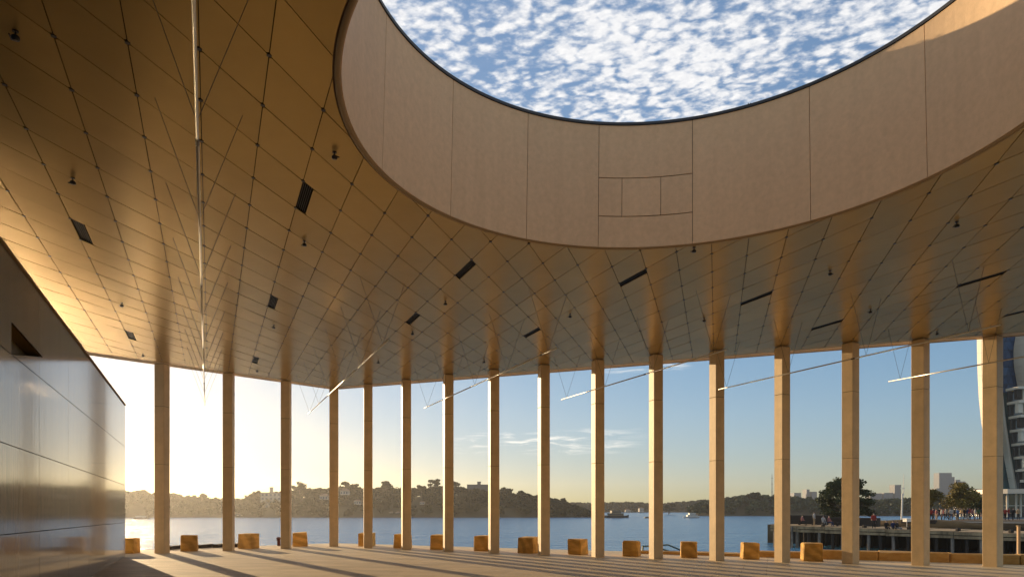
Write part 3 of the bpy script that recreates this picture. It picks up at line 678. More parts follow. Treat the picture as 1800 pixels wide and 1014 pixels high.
# ------------------------------------------------------------------ foliage tools
def leaf_cloud(centers, radii, per, size, seed=0, inner=True):
    """many small leaf faces spread through a set of clumps; returns verts, faces"""
    r = np.random.default_rng(seed); V = []; Fc = []; base = 0
    centers = np.asarray(centers, float); radii = np.asarray(radii, float)
    nC = len(centers); idx = np.repeat(np.arange(nC), per); d = r.normal(size=(len(idx), 3)); d /= np.linalg.norm(d, axis=1)[:, None]
    rad = (r.random(len(idx)) ** .45)[:, None]; c = centers[idx] + d * rad * radii[idx]
    t1 = r.normal(size=c.shape); t1 /= np.linalg.norm(t1, axis=1)[:, None]; t2 = np.cross(t1, r.normal(size=c.shape)); t2 /= np.linalg.norm(t2, axis=1)[:, None]
    s = size * (.6 + .8 * r.random(len(c)))[:, None]
    q = np.stack([c - t1 * s - t2 * s * .5, c + t1 * s * .8 - t2 * s * .6, c + t1 * s + t2 * s * .5, c - t1 * s * .7 + t2 * s * .7], 1).reshape(-1, 3)
    f = np.arange(len(q)).reshape(-1, 4); return q, f
def np_obj(name, V, Fq, material, parent=None):
    me = bpy.data.meshes.new(name); me.vertices.add(len(V)); me.vertices.foreach_set('co', np.asarray(V, np.float32).ravel())
    me.loops.add(Fq.size); me.loops.foreach_set('vertex_index', Fq.ravel().astype(np.int32)); me.polygons.add(len(Fq)); me.polygons.foreach_set('loop_start', np.arange(0, Fq.size, 4, dtype=np.int32))
    me.polygons.foreach_set('loop_total', np.full(len(Fq), 4, np.int32)); me.update(calc_edges=True); me.materials.append(material)
    o = link(bpy.data.objects.new(name, me)); o.parent = parent; return o
def make_tree(name, loc, h, w, leafm, barkm, label, cat='tree', group=None, seed=0, trunk=.35, umbrella=.55, per=260, leaf=.22, ncl=14, tw=None):
    e = empty(name, loc, 0, label, cat, group); r = random.Random(seed); t_ = MB(); tw = tw or h * .03
    top = h * trunk; t_.tube((0, 0, -.3), (r.gauss(0, .02) * h, 0, top), tw, tw * .7, n=8)
    cs, rs = [], []
    for k in range(ncl):
        a = 2 * math.pi * k / ncl * 2.4 + r.uniform(-.3, .3); rr_ = w / 2 * r.uniform(.15, .80); zz = h * (trunk + .08) + (h * (.93 - trunk)) * (r.random() ** .8) * (1 - .45 * (rr_ / (w / 2)) ** 2)
        c = (rr_ * math.cos(a), rr_ * math.sin(a), zz); s = w * r.uniform(.13, .23); cs.append(c); rs.append((s, s, s * umbrella))
        t_.tube((0, 0, top * r.uniform(.7, 1)), (c[0] * .85, c[1] * .85, c[2] - s * .3), tw * .42, tw * .12, n=5)
    t_.build('trunk', barkm, e); V, Fq = leaf_cloud(cs, rs, per, leaf, seed); np_obj('crown', V, Fq, leafm, e); return e

# ------------------------------------------------------------------ headlands
def interp(tab, u): return float(np.interp(u, [t_[0] for t_ in tab], [t_[1] for t_ in tab]))
def headland(name, woodname, tab, y_sh, depth, u0, u1, seed, treeh, ntree, leafm, label, leaf=.55, ncl=6, per=26):
    """terrain whose crest stays treeh below the profile tab (photo row over photo column), with a canopy of tree clumps on it"""
    r = np.random.default_rng(seed); us = np.linspace(u0, u1, 60); ts = np.linspace(0, 1, 9); V = []; Fq = []
    def crest(u, t):
        Y = y_sh + depth * t; zc = EYE + (HZ - interp(tab, u)) / F * Y - treeh * .8
        zc = max(zc, WZ + 1.0); return Y, WZ - .3 + (zc - WZ + .3) * (math.sin(min(t * 1.5, 1) * math.pi / 2))
    for t in ts:
        for u in us: Y, z = crest(u, t); V.append(((u - CX) / F * Y, Y, z))
    n_ = len(us)
    for a in range(len(ts) - 1):
        for b_ in range(n_ - 1): Fq.append((a * n_ + b_, a * n_ + b_ + 1, (a + 1) * n_ + b_ + 1, (a + 1) * n_ + b_))
    tag(mesh_obj(name, V, Fq, m_hill, None, True), kind='structure')
    cs, rs = [], []
    for k in range(ntree):
        u = r.uniform(u0, u1); t = r.uniform(.03, .8) if k % 3 else r.uniform(.5, .75); Y, z = crest(u, t); cw_ = treeh * r.uniform(.35, .62)
        zmax = EYE + (HZ - interp(tab, u)) / F * Y; hgt = treeh * r.uniform(.55, 1.0); x = (u - CX) / F * Y
        if z + hgt > zmax + .4: hgt = max(1.0, zmax + .4 - z)
        for c in range(ncl):
            a, rr_ = r.uniform(0, 6.28), cw_ * r.uniform(0, .8); s = cw_ * r.uniform(.35, .6)
            cs.append((x + rr_ * math.cos(a), Y + rr_ * math.sin(a), z + hgt * r.uniform(.45, 1.0) - s * .4)); rs.append((s, s, s * .7))
    V, Fq = leaf_cloud(cs, rs, per, leaf, seed); o = np_obj(woodname, V, Fq, leafm); tag(o, label, 'woodland', kind='stuff'); return crest
tabL = [(100, 858), (222, 862), (262, 868), (300, 868), (330, 872), (362, 875), (400, 878), (430, 877), (445, 869), (490, 866), (515, 862), (540, 860), (580, 858), (600, 856), (640, 858), (660, 856), (690, 858), (704, 858), (730, 860), (760, 856), (790, 854), (806, 857), (850, 862), (880, 860), (900, 866), (925, 869), (950, 873), (985, 879), (1000, 884), (1015, 892), (1036, 903), (1045, 909)]
crL = headland('hill', 'wooded_headland', tabL, 296, 70, 60, 1042, 1, 5.0, 900, m_leaf, 'hazy tree covered headland across the water on the left')
tabM = [(1000, 884), (1060, 883), (1110, 883), (1160, 885), (1200, 882), (1240, 878), (1300, 872)]
headland('hill', 'distant_wood', tabM, 560, 120, 985, 1320, 2, 5.0, 420, m_leaf, 'pale distant wooded shore beyond the two ferries', leaf=.7)
tabR = [(1212, 893), (1225, 884), (1250, 880), (1275, 877), (1305, 872), (1322, 868), (1345, 870), (1400, 873), (1440, 877), (1480, 880), (1530, 880), (1600, 876), (1700, 882), (1800, 885), (1900, 888)]
headland('hill', 'right_wooded_shore', tabR, 345, 60, 1214, 1900, 3, 4.5, 700, m_leaf2, 'dark wooded shore behind the right hand wharf')
tabT = [(1160, 893), (1166, 888), (1180, 886), (1188, 893)]
# single trees one can tell apart on the skylines
for k, (u, v_, w_, base, lb) in enumerate([(248, 862, 26, 876, 'flat topped hazy gum tree on the skyline left of the first column'), (355, 868, 16, 880, 'small round gum tree on the skyline right of the first column'), (451, 864, 24, 880, 'spreading gum tree left of the apartment block'), (526, 849, 30, 868, 'open crowned gum tree right of the third column'), (607, 846, 22, 866, 'round gum tree on the skyline right of the fourth column'), (624, 850, 18, 868, 'smaller gum tree beside the round one by the fourth column'),
        (678, 847, 24, 864, 'lone umbrella shaped gum tree between the fifth and sixth columns'), (741, 853, 18, 866, 'low gum tree right of the sixth column'), (764, 843, 30, 862, 'tall gum tree with open branches left of the seventh column'), (799, 846, 18, 862, 'dense tree right of the seventh column'), (888, 858, 30, 874, 'round tree right of the eighth column'), (921, 864, 26, 880, 'round tree on the slope left of the ninth column'), (984, 876, 26, 892, 'last tree at the tip of the left headland'),
        (1176, 886, 26, 905, 'small dark tree by the water left of the white ferry'), (1326, 866, 26, 880, 'rounded tree on the right wooded skyline')]):
    Y = 330.0 if u < 1100 else (420.0 if u < 1200 else 372.0); s = Y / F; zb = EYE + (HZ - base) * s - 2.0; h = EYE + (HZ - v_) * s - zb
    make_tree('gum_tree', ((u - CX) * s, Y, zb), h, w_ * s, m_leaf, m_bark, lb, 'tree', 'trees standing out on the far skyline', seed=40 + k, per=60, leaf=.42, ncl=9, trunk=.5, umbrella=.5)
# houses and the apartment block on the left headland
def bld(name, u0, u1, v0, v1, Y, label, cat, wallm, roofm, ncols, nrows, dep=10, roof_h=0, group=None, winm=m_cityw):
    s = Y / F; w = (u1 - u0) * s; h = (v1 - v0) * s; x = ((u0 + u1) / 2 - CX) * s; z = EYE + (HZ - v1) * s
    e = empty(name, (x, Y, z), 0, label, cat, group); b_ = MB(); b_.box((0, dep / 2, h / 2), (w, dep, h)); b_.build('wall', wallm, e)
    r_ = MB()
    if roof_h: r_.add([(-w / 2 - .3, -.3, h), (w / 2 + .3, -.3, h), (w / 2 + .3, dep + .3, h), (-w / 2 - .3, dep + .3, h), (-w / 4, dep / 2, h + roof_h), (w / 4, dep / 2, h + roof_h)], [(0, 1, 5, 4), (2, 3, 4, 5), (1, 2, 5), (3, 0, 4), (3, 2, 1, 0)])
    else: r_.box((0, dep / 2, h + .15), (w + .2, dep + .2, .3))
    r_.build('roof', roofm, e)
    if ncols * nrows:
        cw_, rh = w / ncols, h / nrows; wme = None
        for a in range(ncols):
            for b2 in range(nrows):
                if wme is None:
                    m2_ = MB(); m2_.box((0, 0, 0), (cw_ * .55, .16, rh * .5)); o = m2_.build('window', winm, e); wme = o.data
                else: o = link(bpy.data.objects.new('window', wme)); o.parent = e
                o.location = (-w / 2 + cw_ * (a + .5), -.03, rh * (b2 + .5))
    return e
bld('apartment_block', 458, 494, 866, 893, 318, 'hazy pale apartment block half buried in trees left of the third column', 'building', m_house, m_roof2, 5, 4, dep=9)
bld('rooftop_hut', 474, 478, 857, 867, 324, 'small lift tower standing above the hazy apartment block', 'building', m_house, m_roof2, 0, 0, dep=2)
bld('flat_roofed_building', 821, 860, 852, 868, 345, 'grey flat roofed building on the headland left of the eighth column', 'building', m_city, m_city, 6, 2, dep=9)
bld('plant_room', 839, 845, 847, 852.5, 348, 'small plant room on top of the flat roofed building', 'building', m_city, m_city, 0, 0, dep=3)
hs_ = [(562, 576, 871, 878, 'white house among the trees left of the fourth column', 1.0), (598, 612, 862, 869, 'pale gabled house high on the slope by the fourth column', 1.2), (622, 634, 880, 886, 'low pale house midway down the slope left of the fifth column', .8), (660, 672, 876, 882, 'grey house on the slope right of the fifth column', .8), (684, 690, 900, 905, 'small white boathouse at the waterline left of the sixth column', .5), (695, 702, 900, 905, 'second white boathouse at the waterline left of the sixth column', .5), (738, 746, 882, 886, 'small pale house among trees right of the sixth column', .6), (402, 426, 903, 907, 'long low white waterside shed right of the second column', .3), (1100, 1108, 896, 903, 'pale house on the distant shore above the dark ferry', .8), (1124, 1132, 893, 899, 'pale house on the distant shore left of the eleventh column', .8)]
for u0, u1, v0, v1, lb, rh in hs_: bld('house', u0, u1, v0, v1, (303 if v1 > 899 and u0 < 1000 else 312) if u0 < 1000 else 545, lb, 'house', m_house, m_roof2, 3, 1, dep=4, roof_h=rh, group='houses on the far shore')
# skyline to the right
sk_ = [(1651, 1673, 831, 895, 1100, 'tallest grey office tower on the skyline left of the last column', 5, 14), (1673, 1678, 838, 895, 1120, 'narrow slab attached to the right of the tallest tower', 1, 12), (1646, 1652, 858, 895, 1080, 'low annex at the left foot of the tallest tower', 1, 6), (1680, 1688, 843, 895, 1150, 'slim tower right of the tallest tower', 2, 10), (1688, 1697, 846, 895, 1160, 'square topped tower under the cranes', 2, 10), (1697, 1704, 856, 895, 1150, 'lower tower right of the square topped one', 2, 8), (1716, 1733, 859, 895, 1000, 'wide low block on the skyline beside the last column', 4, 5), (1573, 1584, 852, 880, 1000, 'blue grey tower left of the flagpole', 3, 8), (1530, 1550, 867, 880, 1000, 'broad low block on the skyline right of the fig tree', 5, 2), (1554, 1570, 866, 880, 1000, 'broad low block left of the blue grey tower', 4, 2), (1396, 1408, 866, 880, 1000, 'hazy low block on the skyline left of the fig tree', 3, 2), (1418, 1423, 860, 880, 1000, 'slim hazy tower left of the fig tree', 1, 4), (1427, 1436, 864, 880, 1000, 'stepped hazy block next to the slim tower left of the fig tree', 2, 3), (1704, 1712, 862, 895, 1040, 'cream block behind the round promenade tree', 2, 4)]
for u0, u1, v0, v1, Y, lb, a, b_ in sk_: bld('city_tower', u0, u1, v0, v1, Y, lb, 'tower block', m_city, m_city, a, b_, dep=14, group='buildings on the far right skyline')
e = empty('radio_mast', ((1357 - CX) / F * 700, 700, 5), 0, 'thin radio mast far behind, left of the thirteenth column', 'mast')
s_ = MB(); s_.tube((0, 0, 0), (0, 0, 30), .5, .2, n=5); s_.build('pole', m_city, e)
for zz in (12, 20, 26): s_ = MB(); s_.box((0, 0, zz), (1.6, 1.0, .5)); s_.build('antenna_ring', m_city, e)

# ------------------------------------------------------------------ boats
def boat(u0, u1, vb, label, cat, hullm, cabm, decks, group, flip=1):
    Y = (EYE - WZ) * F / (vb - HZ); s = Y / F; w = (u1 - u0) * s; e = empty('ferry' if decks > 1 else 'motor_boat', (((u0 + u1) / 2 - CX) * s, Y, WZ), .15, label, cat, group)
    h = w * .085; b_ = MB(); hw = w / 2; d = w * .15
    sec = [(-hw, .9, .2), (-hw * .6, 1, .0), (hw * .3, 1, .0), (hw * .75, .7, .1), (hw, .05, .55)]; v = []
    for x, k, rise in sec: x *= flip; v += [(x, -d * k, h * (1 + rise)), (x, -d * k * .6, -.1), (x, d * k * .6, -.1), (x, d * k, h * (1 + rise))]
    f = [(a * 4 + q, a * 4 + q + 1, a * 4 + q + 5, a * 4 + q + 4) for a in range(4) for q in range(3)] + [(a * 4, a * 4 + 4, a * 4 + 7, a * 4 + 3) for a in range(4)] + [(0, 3, 2, 1), (16, 17, 18, 19)]
    b_.add(v, f); o = b_.build('hull', hullm, e)
    L_ = w * .62; z = h
    for k in range(decks):
        hh = w * .095; b_ = MB(); b_.box((-w * .06 * flip, 0, z + hh / 2), (L_, d * 1.5, hh)); c_ = b_.build('cabin', cabm, e)
        nw = 7
        for q in range(nw): b_ = MB(); b_.box((-w * .06 * flip + L_ * ((q + .5) / nw - .5), -d * .75 - .02, z + hh * .55), (L_ / nw * .7, .06, hh * .42)); b_.build('window', m_glassd, c_)
        z += hh; L_ *= .62; b_ = MB(); b_.box((-w * .06 * flip, 0, z + .04), (L_ * 1.7, d * 1.6, .1)); b_.build('roof', cabm, e); z += .1
    b_ = MB(); b_.tube((-w * .1, 0, z), (-w * .1, 0, z + w * .09), .05, n=5); b_.build('mast', m_black, e); return e
boat(1063, 1106, 909.5, 'dark ferry on the water right of the tenth column', 'ferry', m_hull, mat('ferry_cabin', (.16, .12, .07), .6), 2, 'ferries on the harbour')
boat(1200, 1229, 909.8, 'white double deck ferry on the water left of the twelfth column', 'ferry', m_white, m_white, 2, 'ferries on the harbour', -1)
boat(1132, 1143, 910, 'small dark boat beside the eleventh column', 'boat', m_hull, m_hull, 1, 'small boats on the harbour')
boat(236, 262, 911.5, 'small white motor boat near the polished wall', 'boat', m_hull, m_white, 1, 'small boats on the harbour')

# ------------------------------------------------------------------ timber wharf, promenade and its wall at the right
WL = Vector((33.0, 80.0)); WR = Vector((62.0, 52.0)); wdv = (WR - WL).normalized(); wnv = Vector((wdv.y, -wdv.x)); wnv = wnv if wnv.y < 0 else -wnv; WLn = (WR - WL).length
wz = lambda s: -.42 - .45 * min(s / 26, 1.3)
wf = empty('timber_wharf', (0, 0, 0), 0, 'old timber wharf on piles reaching into the water at the right', 'wharf')
def WP(s, o, z): p = WL + wdv * s - wnv * o; return (p.x, p.y, z)
s = 0.0; rr = random.Random(9)
while s < WLn:                                            # deck in bays, each with edge beam
    s2 = min(s + 3.0, WLn); z = wz((s + s2) / 2)
    v = [WP(s + .02, 0, z), WP(s2 - .02, 0, z), WP(s2 - .02, 9, z), WP(s + .02, 9, z)]; v += [(a, b_, c - .18) for a, b_, c in v]
    mesh_obj('deck_bay', v, [(0, 1, 2, 3), (7, 6, 5, 4), (0, 4, 5, 1), (1, 5, 6, 2), (2, 6, 7, 3), (3, 7, 4, 0)], m_timber, wf)
    for q, (dz, hh, oo) in enumerate(((-.09, .30, -.12), (-.46, .28, -.05))):
        c = WP((s + s2) / 2, oo, z + dz - .1); b_ = MB(); b_.box(c, (s2 - s - .05, .22, hh), math.atan2(wdv.y, wdv.x)); b_.build('edge_beam', m_timber, wf)
    s = s2
for k in range(34):
    s = .4 + k * 1.25 + rr.uniform(-.2, .2)
    if s > WLn: break
    for o in (.1, 3.0, 6.2):
        p = WP(s + o * .2, o, 0); b_ = MB(); b_.tube((p[0], p[1], WZ - 1.5), (p[0] + rr.gauss(0, .05), p[1], wz(s) - .3), .17, .15, n=8); b_.build('pile', m_pile if (o < 1 and k % 2 == 0) else m_darktim, wf)  # rear and alternate front piles coloured dark to paint in under-deck shade
for k in range(6):
    p = WP(2.5 + k * 6.3, -.25, 0); b_ = MB(); b_.tube((p[0], p[1], WZ - 1), (p[0], p[1], wz(k * 6) - .15), .13, n=8); b_.build('fender_pile', m_white if k == 3 else m_pile, wf)
for k in range(9):
    p = WP(1.5 + k * 4.2, .25, 0); b_ = MB(); b_.box((p[0], p[1], wz(k * 4.2) + .16), (.42, .3, .32), .3); tag(b_.build('bollard', m_darktim, None, bevel=.04), f'low dark bollard on the timber wharf edge, {ordn[k]} from the left end', 'bollard', 'bollards on the timber wharf')
# back wall coloured near black as the shade under the wharf, and land behind
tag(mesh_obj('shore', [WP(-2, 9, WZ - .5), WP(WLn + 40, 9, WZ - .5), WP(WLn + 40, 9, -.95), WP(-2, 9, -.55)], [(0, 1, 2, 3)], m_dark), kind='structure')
plz = -.10; land = [WP(-4, 9.02, -.62), WP(WLn + 40, 9.02, -.98), WP(WLn + 160, 60, -.98), WP(30, 62, -.62), WP(-9, 48, -.62)]
tag(mesh_obj('quay', land + [(a, b_, WZ - 1) for a, b_, c in land], [(0, 1, 2, 3, 4)] + [(k, (k + 1) % 5, 5 + (k + 1) % 5, 5 + k) for k in range(5)], m_rock), kind='structure')
# promenade terrace, raised behind a stone retaining wall
ps = 14.0
def PP(s, o, z): return WP(s, o, z)
prom = [PP(ps, 12.5, plz), PP(WLn + 45, 11.5, plz), PP(WLn + 150, 62, plz), PP(32, 60, plz), PP(ps - 2, 40, plz)]
tag(mesh_obj('promenade', prom + [(a, b_, -1.2) for a, b_, c in prom], [(0, 1, 2, 3, 4)] + [(k, (k + 1) % 5, 5 + (k + 1) % 5, 5 + k) for k in range(5)], m_rock), kind='structure')
rw = empty('retaining_wall', (0, 0, 0), 0, 'brown stone retaining wall under the crowded promenade at the right', 'wall')
s = ps; 
while s < WLn + 44:
    for q in range(2):
        ln = 1.9; b_ = MB(); c = PP(s + ln / 2 + q * .6, 12.3 - (s - ps) * .02, plz - .28 - q * .56); b_.box(c, (ln - .03, .5, .54), math.atan2(wdv.y, wdv.x)); b_.build('wall_stone', m_rock, rw, bevel=.03)
    s += 1.9
b_ = MB()
a, c = PP(ps, 12.2, plz + .06), PP(WLn + 44, 11.3, plz + .06); b_.tube(a, c, .06, n=4); b_.build('coping', m_house, rw)
# low planter, benches, white tent on the left part of the wharf
e = empty('grass_mound', (*PP(10, 11, -.6)[:2], -.6), math.atan2(wdv.y, wdv.x), 'low brown grassy mound left of the fifteenth column', 'mound'); b_ = MB(); b_.blob((3, 0, 0), (6.5, 2.2, .85), 4, 3, amp=.05); b_.build('turf', m_grass, e, True)
for k, (s, lb) in enumerate(((2, 'long dark bench at the left end of the wharf'), (6.2, 'long dark bench left of the fourteenth column'))):
    p = PP(s, 3.5, 0); e = empty('bench', (p[0], p[1], wz(s)), math.atan2(wdv.y, wdv.x), lb, 'bench', 'benches on the timber wharf')
    b_ = MB(); b_.box((0, 0, .45), (3.4, .5, .08)); b_.build('seat', m_darktim, e); b_ = MB(); b_.box((0, .25, .72), (3.4, .06, .4)); b_.build('backrest', m_darktim, e)
    for q in (-1.5, 0, 1.5): b_ = MB(); b_.box((q, 0, .2), (.1, .45, .42)); b_.build('leg', m_darktim, e)
for k, (s, o, w_, hh, lb) in enumerate(((1.5, 7, 5.0, 1.15, 'long dark planter at the left of the wharf'), (7.0, 7.5, 5.0, 1.0, 'long dark planter under the fig tree'), (13.0, 9.6, 3.4, .9, 'dark planter beside the white stall'))):
    p = PP(s, o, wz(s) + hh / 2 - .05); b_ = MB(); b_.box(p, (w_, .9, hh), math.atan2(wdv.y, wdv.x)); tag(b_.build('planter', m_darktim, None, bevel=.03), lb, 'planter')
p = PP(12.2, 8.2, 0); e = empty('market_stall', (p[0], p[1], -.6), .2, 'little white roofed stall on the wharf between two columns', 'stall')
b_ = MB(); b_.box((0, 0, .75), (.8, .6, .3)); b_.box((0, 0, .94), (.95, .75, .08), taper=.8); b_.build('canopy', m_white, e)
for q in (-.45, .45): b_ = MB(); b_.tube((q, -.35, 0), (q, -.35, .8), .03, n=5); b_.build('leg', m_white, e)
# flagpole
x, y = (1588 - CX) / F * 86, 86; e = empty('flagpole', (x, y, -.6), 0, 'tall pale flagpole in front of the skyline left of the fifteenth column', 'flagpole')
hp = 1.7 + (HZ - 833) / F * 86 + .6; b_ = MB(); b_.tube((-.25, 0, 0), (-.12, 0, hp * .62), .11, .09, n=8); b_.build('lower_mast', m_white, e); b_ = MB(); b_.tube((.0, 0, hp * .58), (.06, 0, hp), .06, .03, n=6); b_.build('upper_mast', m_white, e); b_ = MB(); b_.box((-.06, 0, hp * .72), (.5, .06, .06)); b_.build('crosstree', m_white, e)
# trees on the quay
e = empty('fig_tree', ((1487 - CX) / F * 96, 96, -.6), 0, 'large dark spreading fig tree behind the fourteenth column', 'tree')
FT = random.Random(8); cs, rs = [], []; b_ = MB(); b_.tube((0, 0, -.2), (.1, 0, 2.0), .45, .3, n=9); b_.tube((.1, 0, 2.0), (.0, 0, 5.2), .3, .08, n=7)
for k in range(84):
    t_ = FT.random() ** .8; zz = .55 + 5.55 * t_; rmax = 4.6 * (1 - .62 * t_ ** 1.7) * (1 if t_ > .12 else .75); a = FT.uniform(0, 6.28); rr_ = rmax * math.sqrt(FT.uniform(.15, 1)) * .86
    c = (rr_ * math.cos(a) - .3 * (1 - t_), rr_ * math.sin(a), zz); s = FT.uniform(.42, .9); cs.append(c); rs.append((s * 1.15, s * 1.15, s * .72))
    b_.tube((0, 0, max(.8, zz * .55)), (c[0] * .9, c[1] * .9, c[2]), .10, .03, n=5)
b_.build('trunk', m_bark, e); V, Fq = leaf_cloud(cs, rs, 300, .10, 3); np_obj('crown', V, Fq, m_leaf2, e)
for k, (u, vt, w_, Y, m_, bk, lb) in enumerate([(1684, 854, 62, 98, m_leaf3, m_palebark, 'round yellow green tree on the promenade left of the last column'), (1630, 860, 44, 98, m_leaf3, m_bark, 'yellow green tree half hidden behind the fifteenth column'), (1722, 876, 34, 100, m_leaf2, m_bark, 'small dark tree on the promenade by the last column'), (1700, 884, 20, 112, m_leaf3, m_bark, 'low olive tree behind the promenade crowd')]):
    make_tree('promenade_tree', ((u - CX) / F * Y, Y, plz - .1), (HZ - vt) / F * Y + 1.9, w_ / F * Y, m_, bk, lb, 'tree', 'trees on the promenade', seed=70 + k, per=420, leaf=.10, ncl=18, trunk=.34, umbrella=.8, tw=.10)

# ------------------------------------------------------------------ people on the wharf and the promenade (a few pixels each)
def person_mesh(pose):
    if pose == 'stand': J = [(0, 0, .92), (0, 0, 1.15), (0, 0, 1.38), (0, .0, 1.50), (0, -.02, 1.62), (0, -.02, 1.74), (.19, 0, 1.38), (.24, .02, 1.1), (.23, -.08, .86), (-.19, 0, 1.38), (-.25, .02, 1.1), (-.22, -.06, .86), (.10, 0, .88), (.12, -.02, .48), (.12, 0, .06), (.13, -.14, .03), (-.10, 0, .88), (-.11, .0, .48), (-.12, .03, .06), (-.13, -.11, .03)]
    elif pose == 'walk': J = [(0, 0, .90), (0, -.02, 1.13), (0, -.04, 1.36), (0, -.05, 1.48), (0, -.08, 1.60), (0, -.08, 1.72), (.19, -.04, 1.36), (.25, .10, 1.1), (.24, .14, .9), (-.19, -.04, 1.36), (-.25, -.16, 1.12), (-.22, -.28, .95), (.10, 0, .86), (.11, -.2, .48), (.11, -.26, .06), (.11, -.38, .04), (-.10, 0, .86), (-.11, .12, .48), (-.11, .34, .12), (-.11, .24, .02)]
    else: J = [(0, 0, .50), (0, .02, .74), (0, 0, .96), (0, -.02, 1.08), (0, -.05, 1.20), (0, -.05, 1.32), (.19, 0, .96), (.24, -.08, .72), (.16, -.26, .58), (-.19, 0, .96), (-.24, -.08, .72), (-.14, -.26, .58), (.10, -.02, .48), (.13, -.42, .50), (.13, -.46, .08), (.13, -.58, .04), (-.10, -.02, .48), (-.13, -.42, .50), (-.13, -.40, .08), (-.13, -.52, .04)]
    rad = [.15, .14, .15, .055, .085, .075, .065, .048, .035, .065, .048, .035, .095, .065, .045, .035, .095, .065, .045, .035]
    E_ = [(0, 1), (1, 2), (2, 3), (3, 4), (4, 5), (2, 6), (6, 7), (7, 8), (2, 9), (9, 10), (10, 11), (0, 12), (12, 13), (13, 14), (14, 15), (0, 16), (16, 17), (17, 18), (18, 19)]
    me = bpy.data.meshes.new('person_' + pose); me.from_pydata(J, E_, []); o = link(bpy.data.objects.new('tmp', me)); md = o.modifiers.new('s', 'SKIN')
    for k, sv in enumerate(me.skin_vertices[0].data): sv.radius = (rad[k], rad[k]); sv.use_root = (k == 0)
    o.modifiers.new('d', 'SUBSURF').levels = 1
    dg = bpy.context.evaluated_depsgraph_get(); m2_ = bpy.data.meshes.new_from_object(o.evaluated_get(dg)); bpy.data.objects.remove(o); top = max(v.co.z for v in m2_.vertices)
    for _ in range(4): m2_.materials.append(m_white)
    hip = .92 if pose != 'sit' else .56; neck = top - .27
    for p in m2_.polygons:
        c = p.center; p.use_smooth = True
        p.material_index = 3 if c.z > top - .10 or (c.z > top - .22 and c.y > .0) else 2 if c.z > neck + .02 or (abs(c.x) > .17 and c.z < hip + .12 and pose != 'sit') else 1 if c.z > hip else 0
    return m2_
pm = {k: person_mesh(k) for k in ('stand', 'walk', 'sit')}
cols = {'white': (.38, .35, .31), 'red': (.28, .03, .02), 'black': (.015, .015, .017), 'navy': (.02, .03, .08), 'grey': (.18, .18, .18), 'tan': (.35, .24, .13), 'pink': (.25, .10, .09), 'green': (.05, .10, .04), 'blue': (.08, .16, .32)}
cm = {k: mat('cloth_' + k, v, .85, .2) for k, v in cols.items()}; m_skin = mat('skin', (.42, .24, .16), .6); m_hair = mat('hair', (.03, .02, .015), .7)
def person(u, Y, z, pose, topc, botc, label, rz, sc_=1.0, group=None):
    o = link(bpy.data.objects.new('person', pm[pose])); o.location = ((u - CX) / F * Y, Y, z); o.rotation_euler = (0, 0, rz); o.scale = (sc_,) * 3
    for k, m_ in enumerate((cm[botc], cm[topc], m_skin, m_hair)): o.material_slots[k].link = 'OBJECT'; o.material_slots[k].material = m_
    tag(o, label, 'person', group)
rp_ = random.Random(21); keys = list(cols)
crowd = [(1637, 'red', 'black', 'nearest the fifteenth column'), (1641, 'navy', 'black', 'second right of the fifteenth column'), (1646, 'pink', 'tan', 'left of the yellow green tree'), (1651, 'black', 'navy', 'under the left edge of the yellow green tree'), (1655, 'white', 'black', 'pale and bent forward under the tree'), (1659, 'red', 'navy', 'in red left of the pale trunk'), (1663, 'grey', 'black', 'in grey left of the pale trunk'), (1668, 'tan', 'black', 'in tan left of the pale trunk'), (1672, 'white', 'navy', 'in white left of the pale trunk'), (1677, 'black', 'tan', 'touching the left of the pale trunk'), (1683, 'blue', 'black', 'in blue before the pale trunk'), (1690, 'tan', 'grey', 'in tan right of the pale trunk'), (1695, 'black', 'black', 'all in black right of the pale trunk'), (1700, 'navy', 'grey', 'in navy in the middle of the crowd'), (1704, 'red', 'black', 'in red in the middle of the crowd'), (1709, 'pink', 'navy', 'in pink left of the small dark tree'), (1714, 'white', 'tan', 'in white by the small dark tree'), (1720, 'green', 'black', 'in green under the small dark tree'), (1726, 'black', 'grey', 'in black near the last column'), (1730, 'white', 'white', 'all in white touching the last column'), (1767, 'red', 'black', 'in red outside the podium'), (1773, 'red', 'navy', 'in red with navy trousers outside the podium'), (1781, 'black', 'black', 'in black outside the podium'), (1790, 'tan', 'black', 'in tan at the right picture edge')]
for k, (u, tcol, bcol, pos) in enumerate(crowd):
    Y = rp_.uniform(88, 97); person(u, Y, plz, rp_.choice(('stand', 'walk', 'stand')), tcol, bcol, f'person on promenade, {tcol} top, {bcol} trousers, {pos}', rp_.uniform(0, 6.28), rp_.uniform(.88, 1.0), 'people on the promenade')
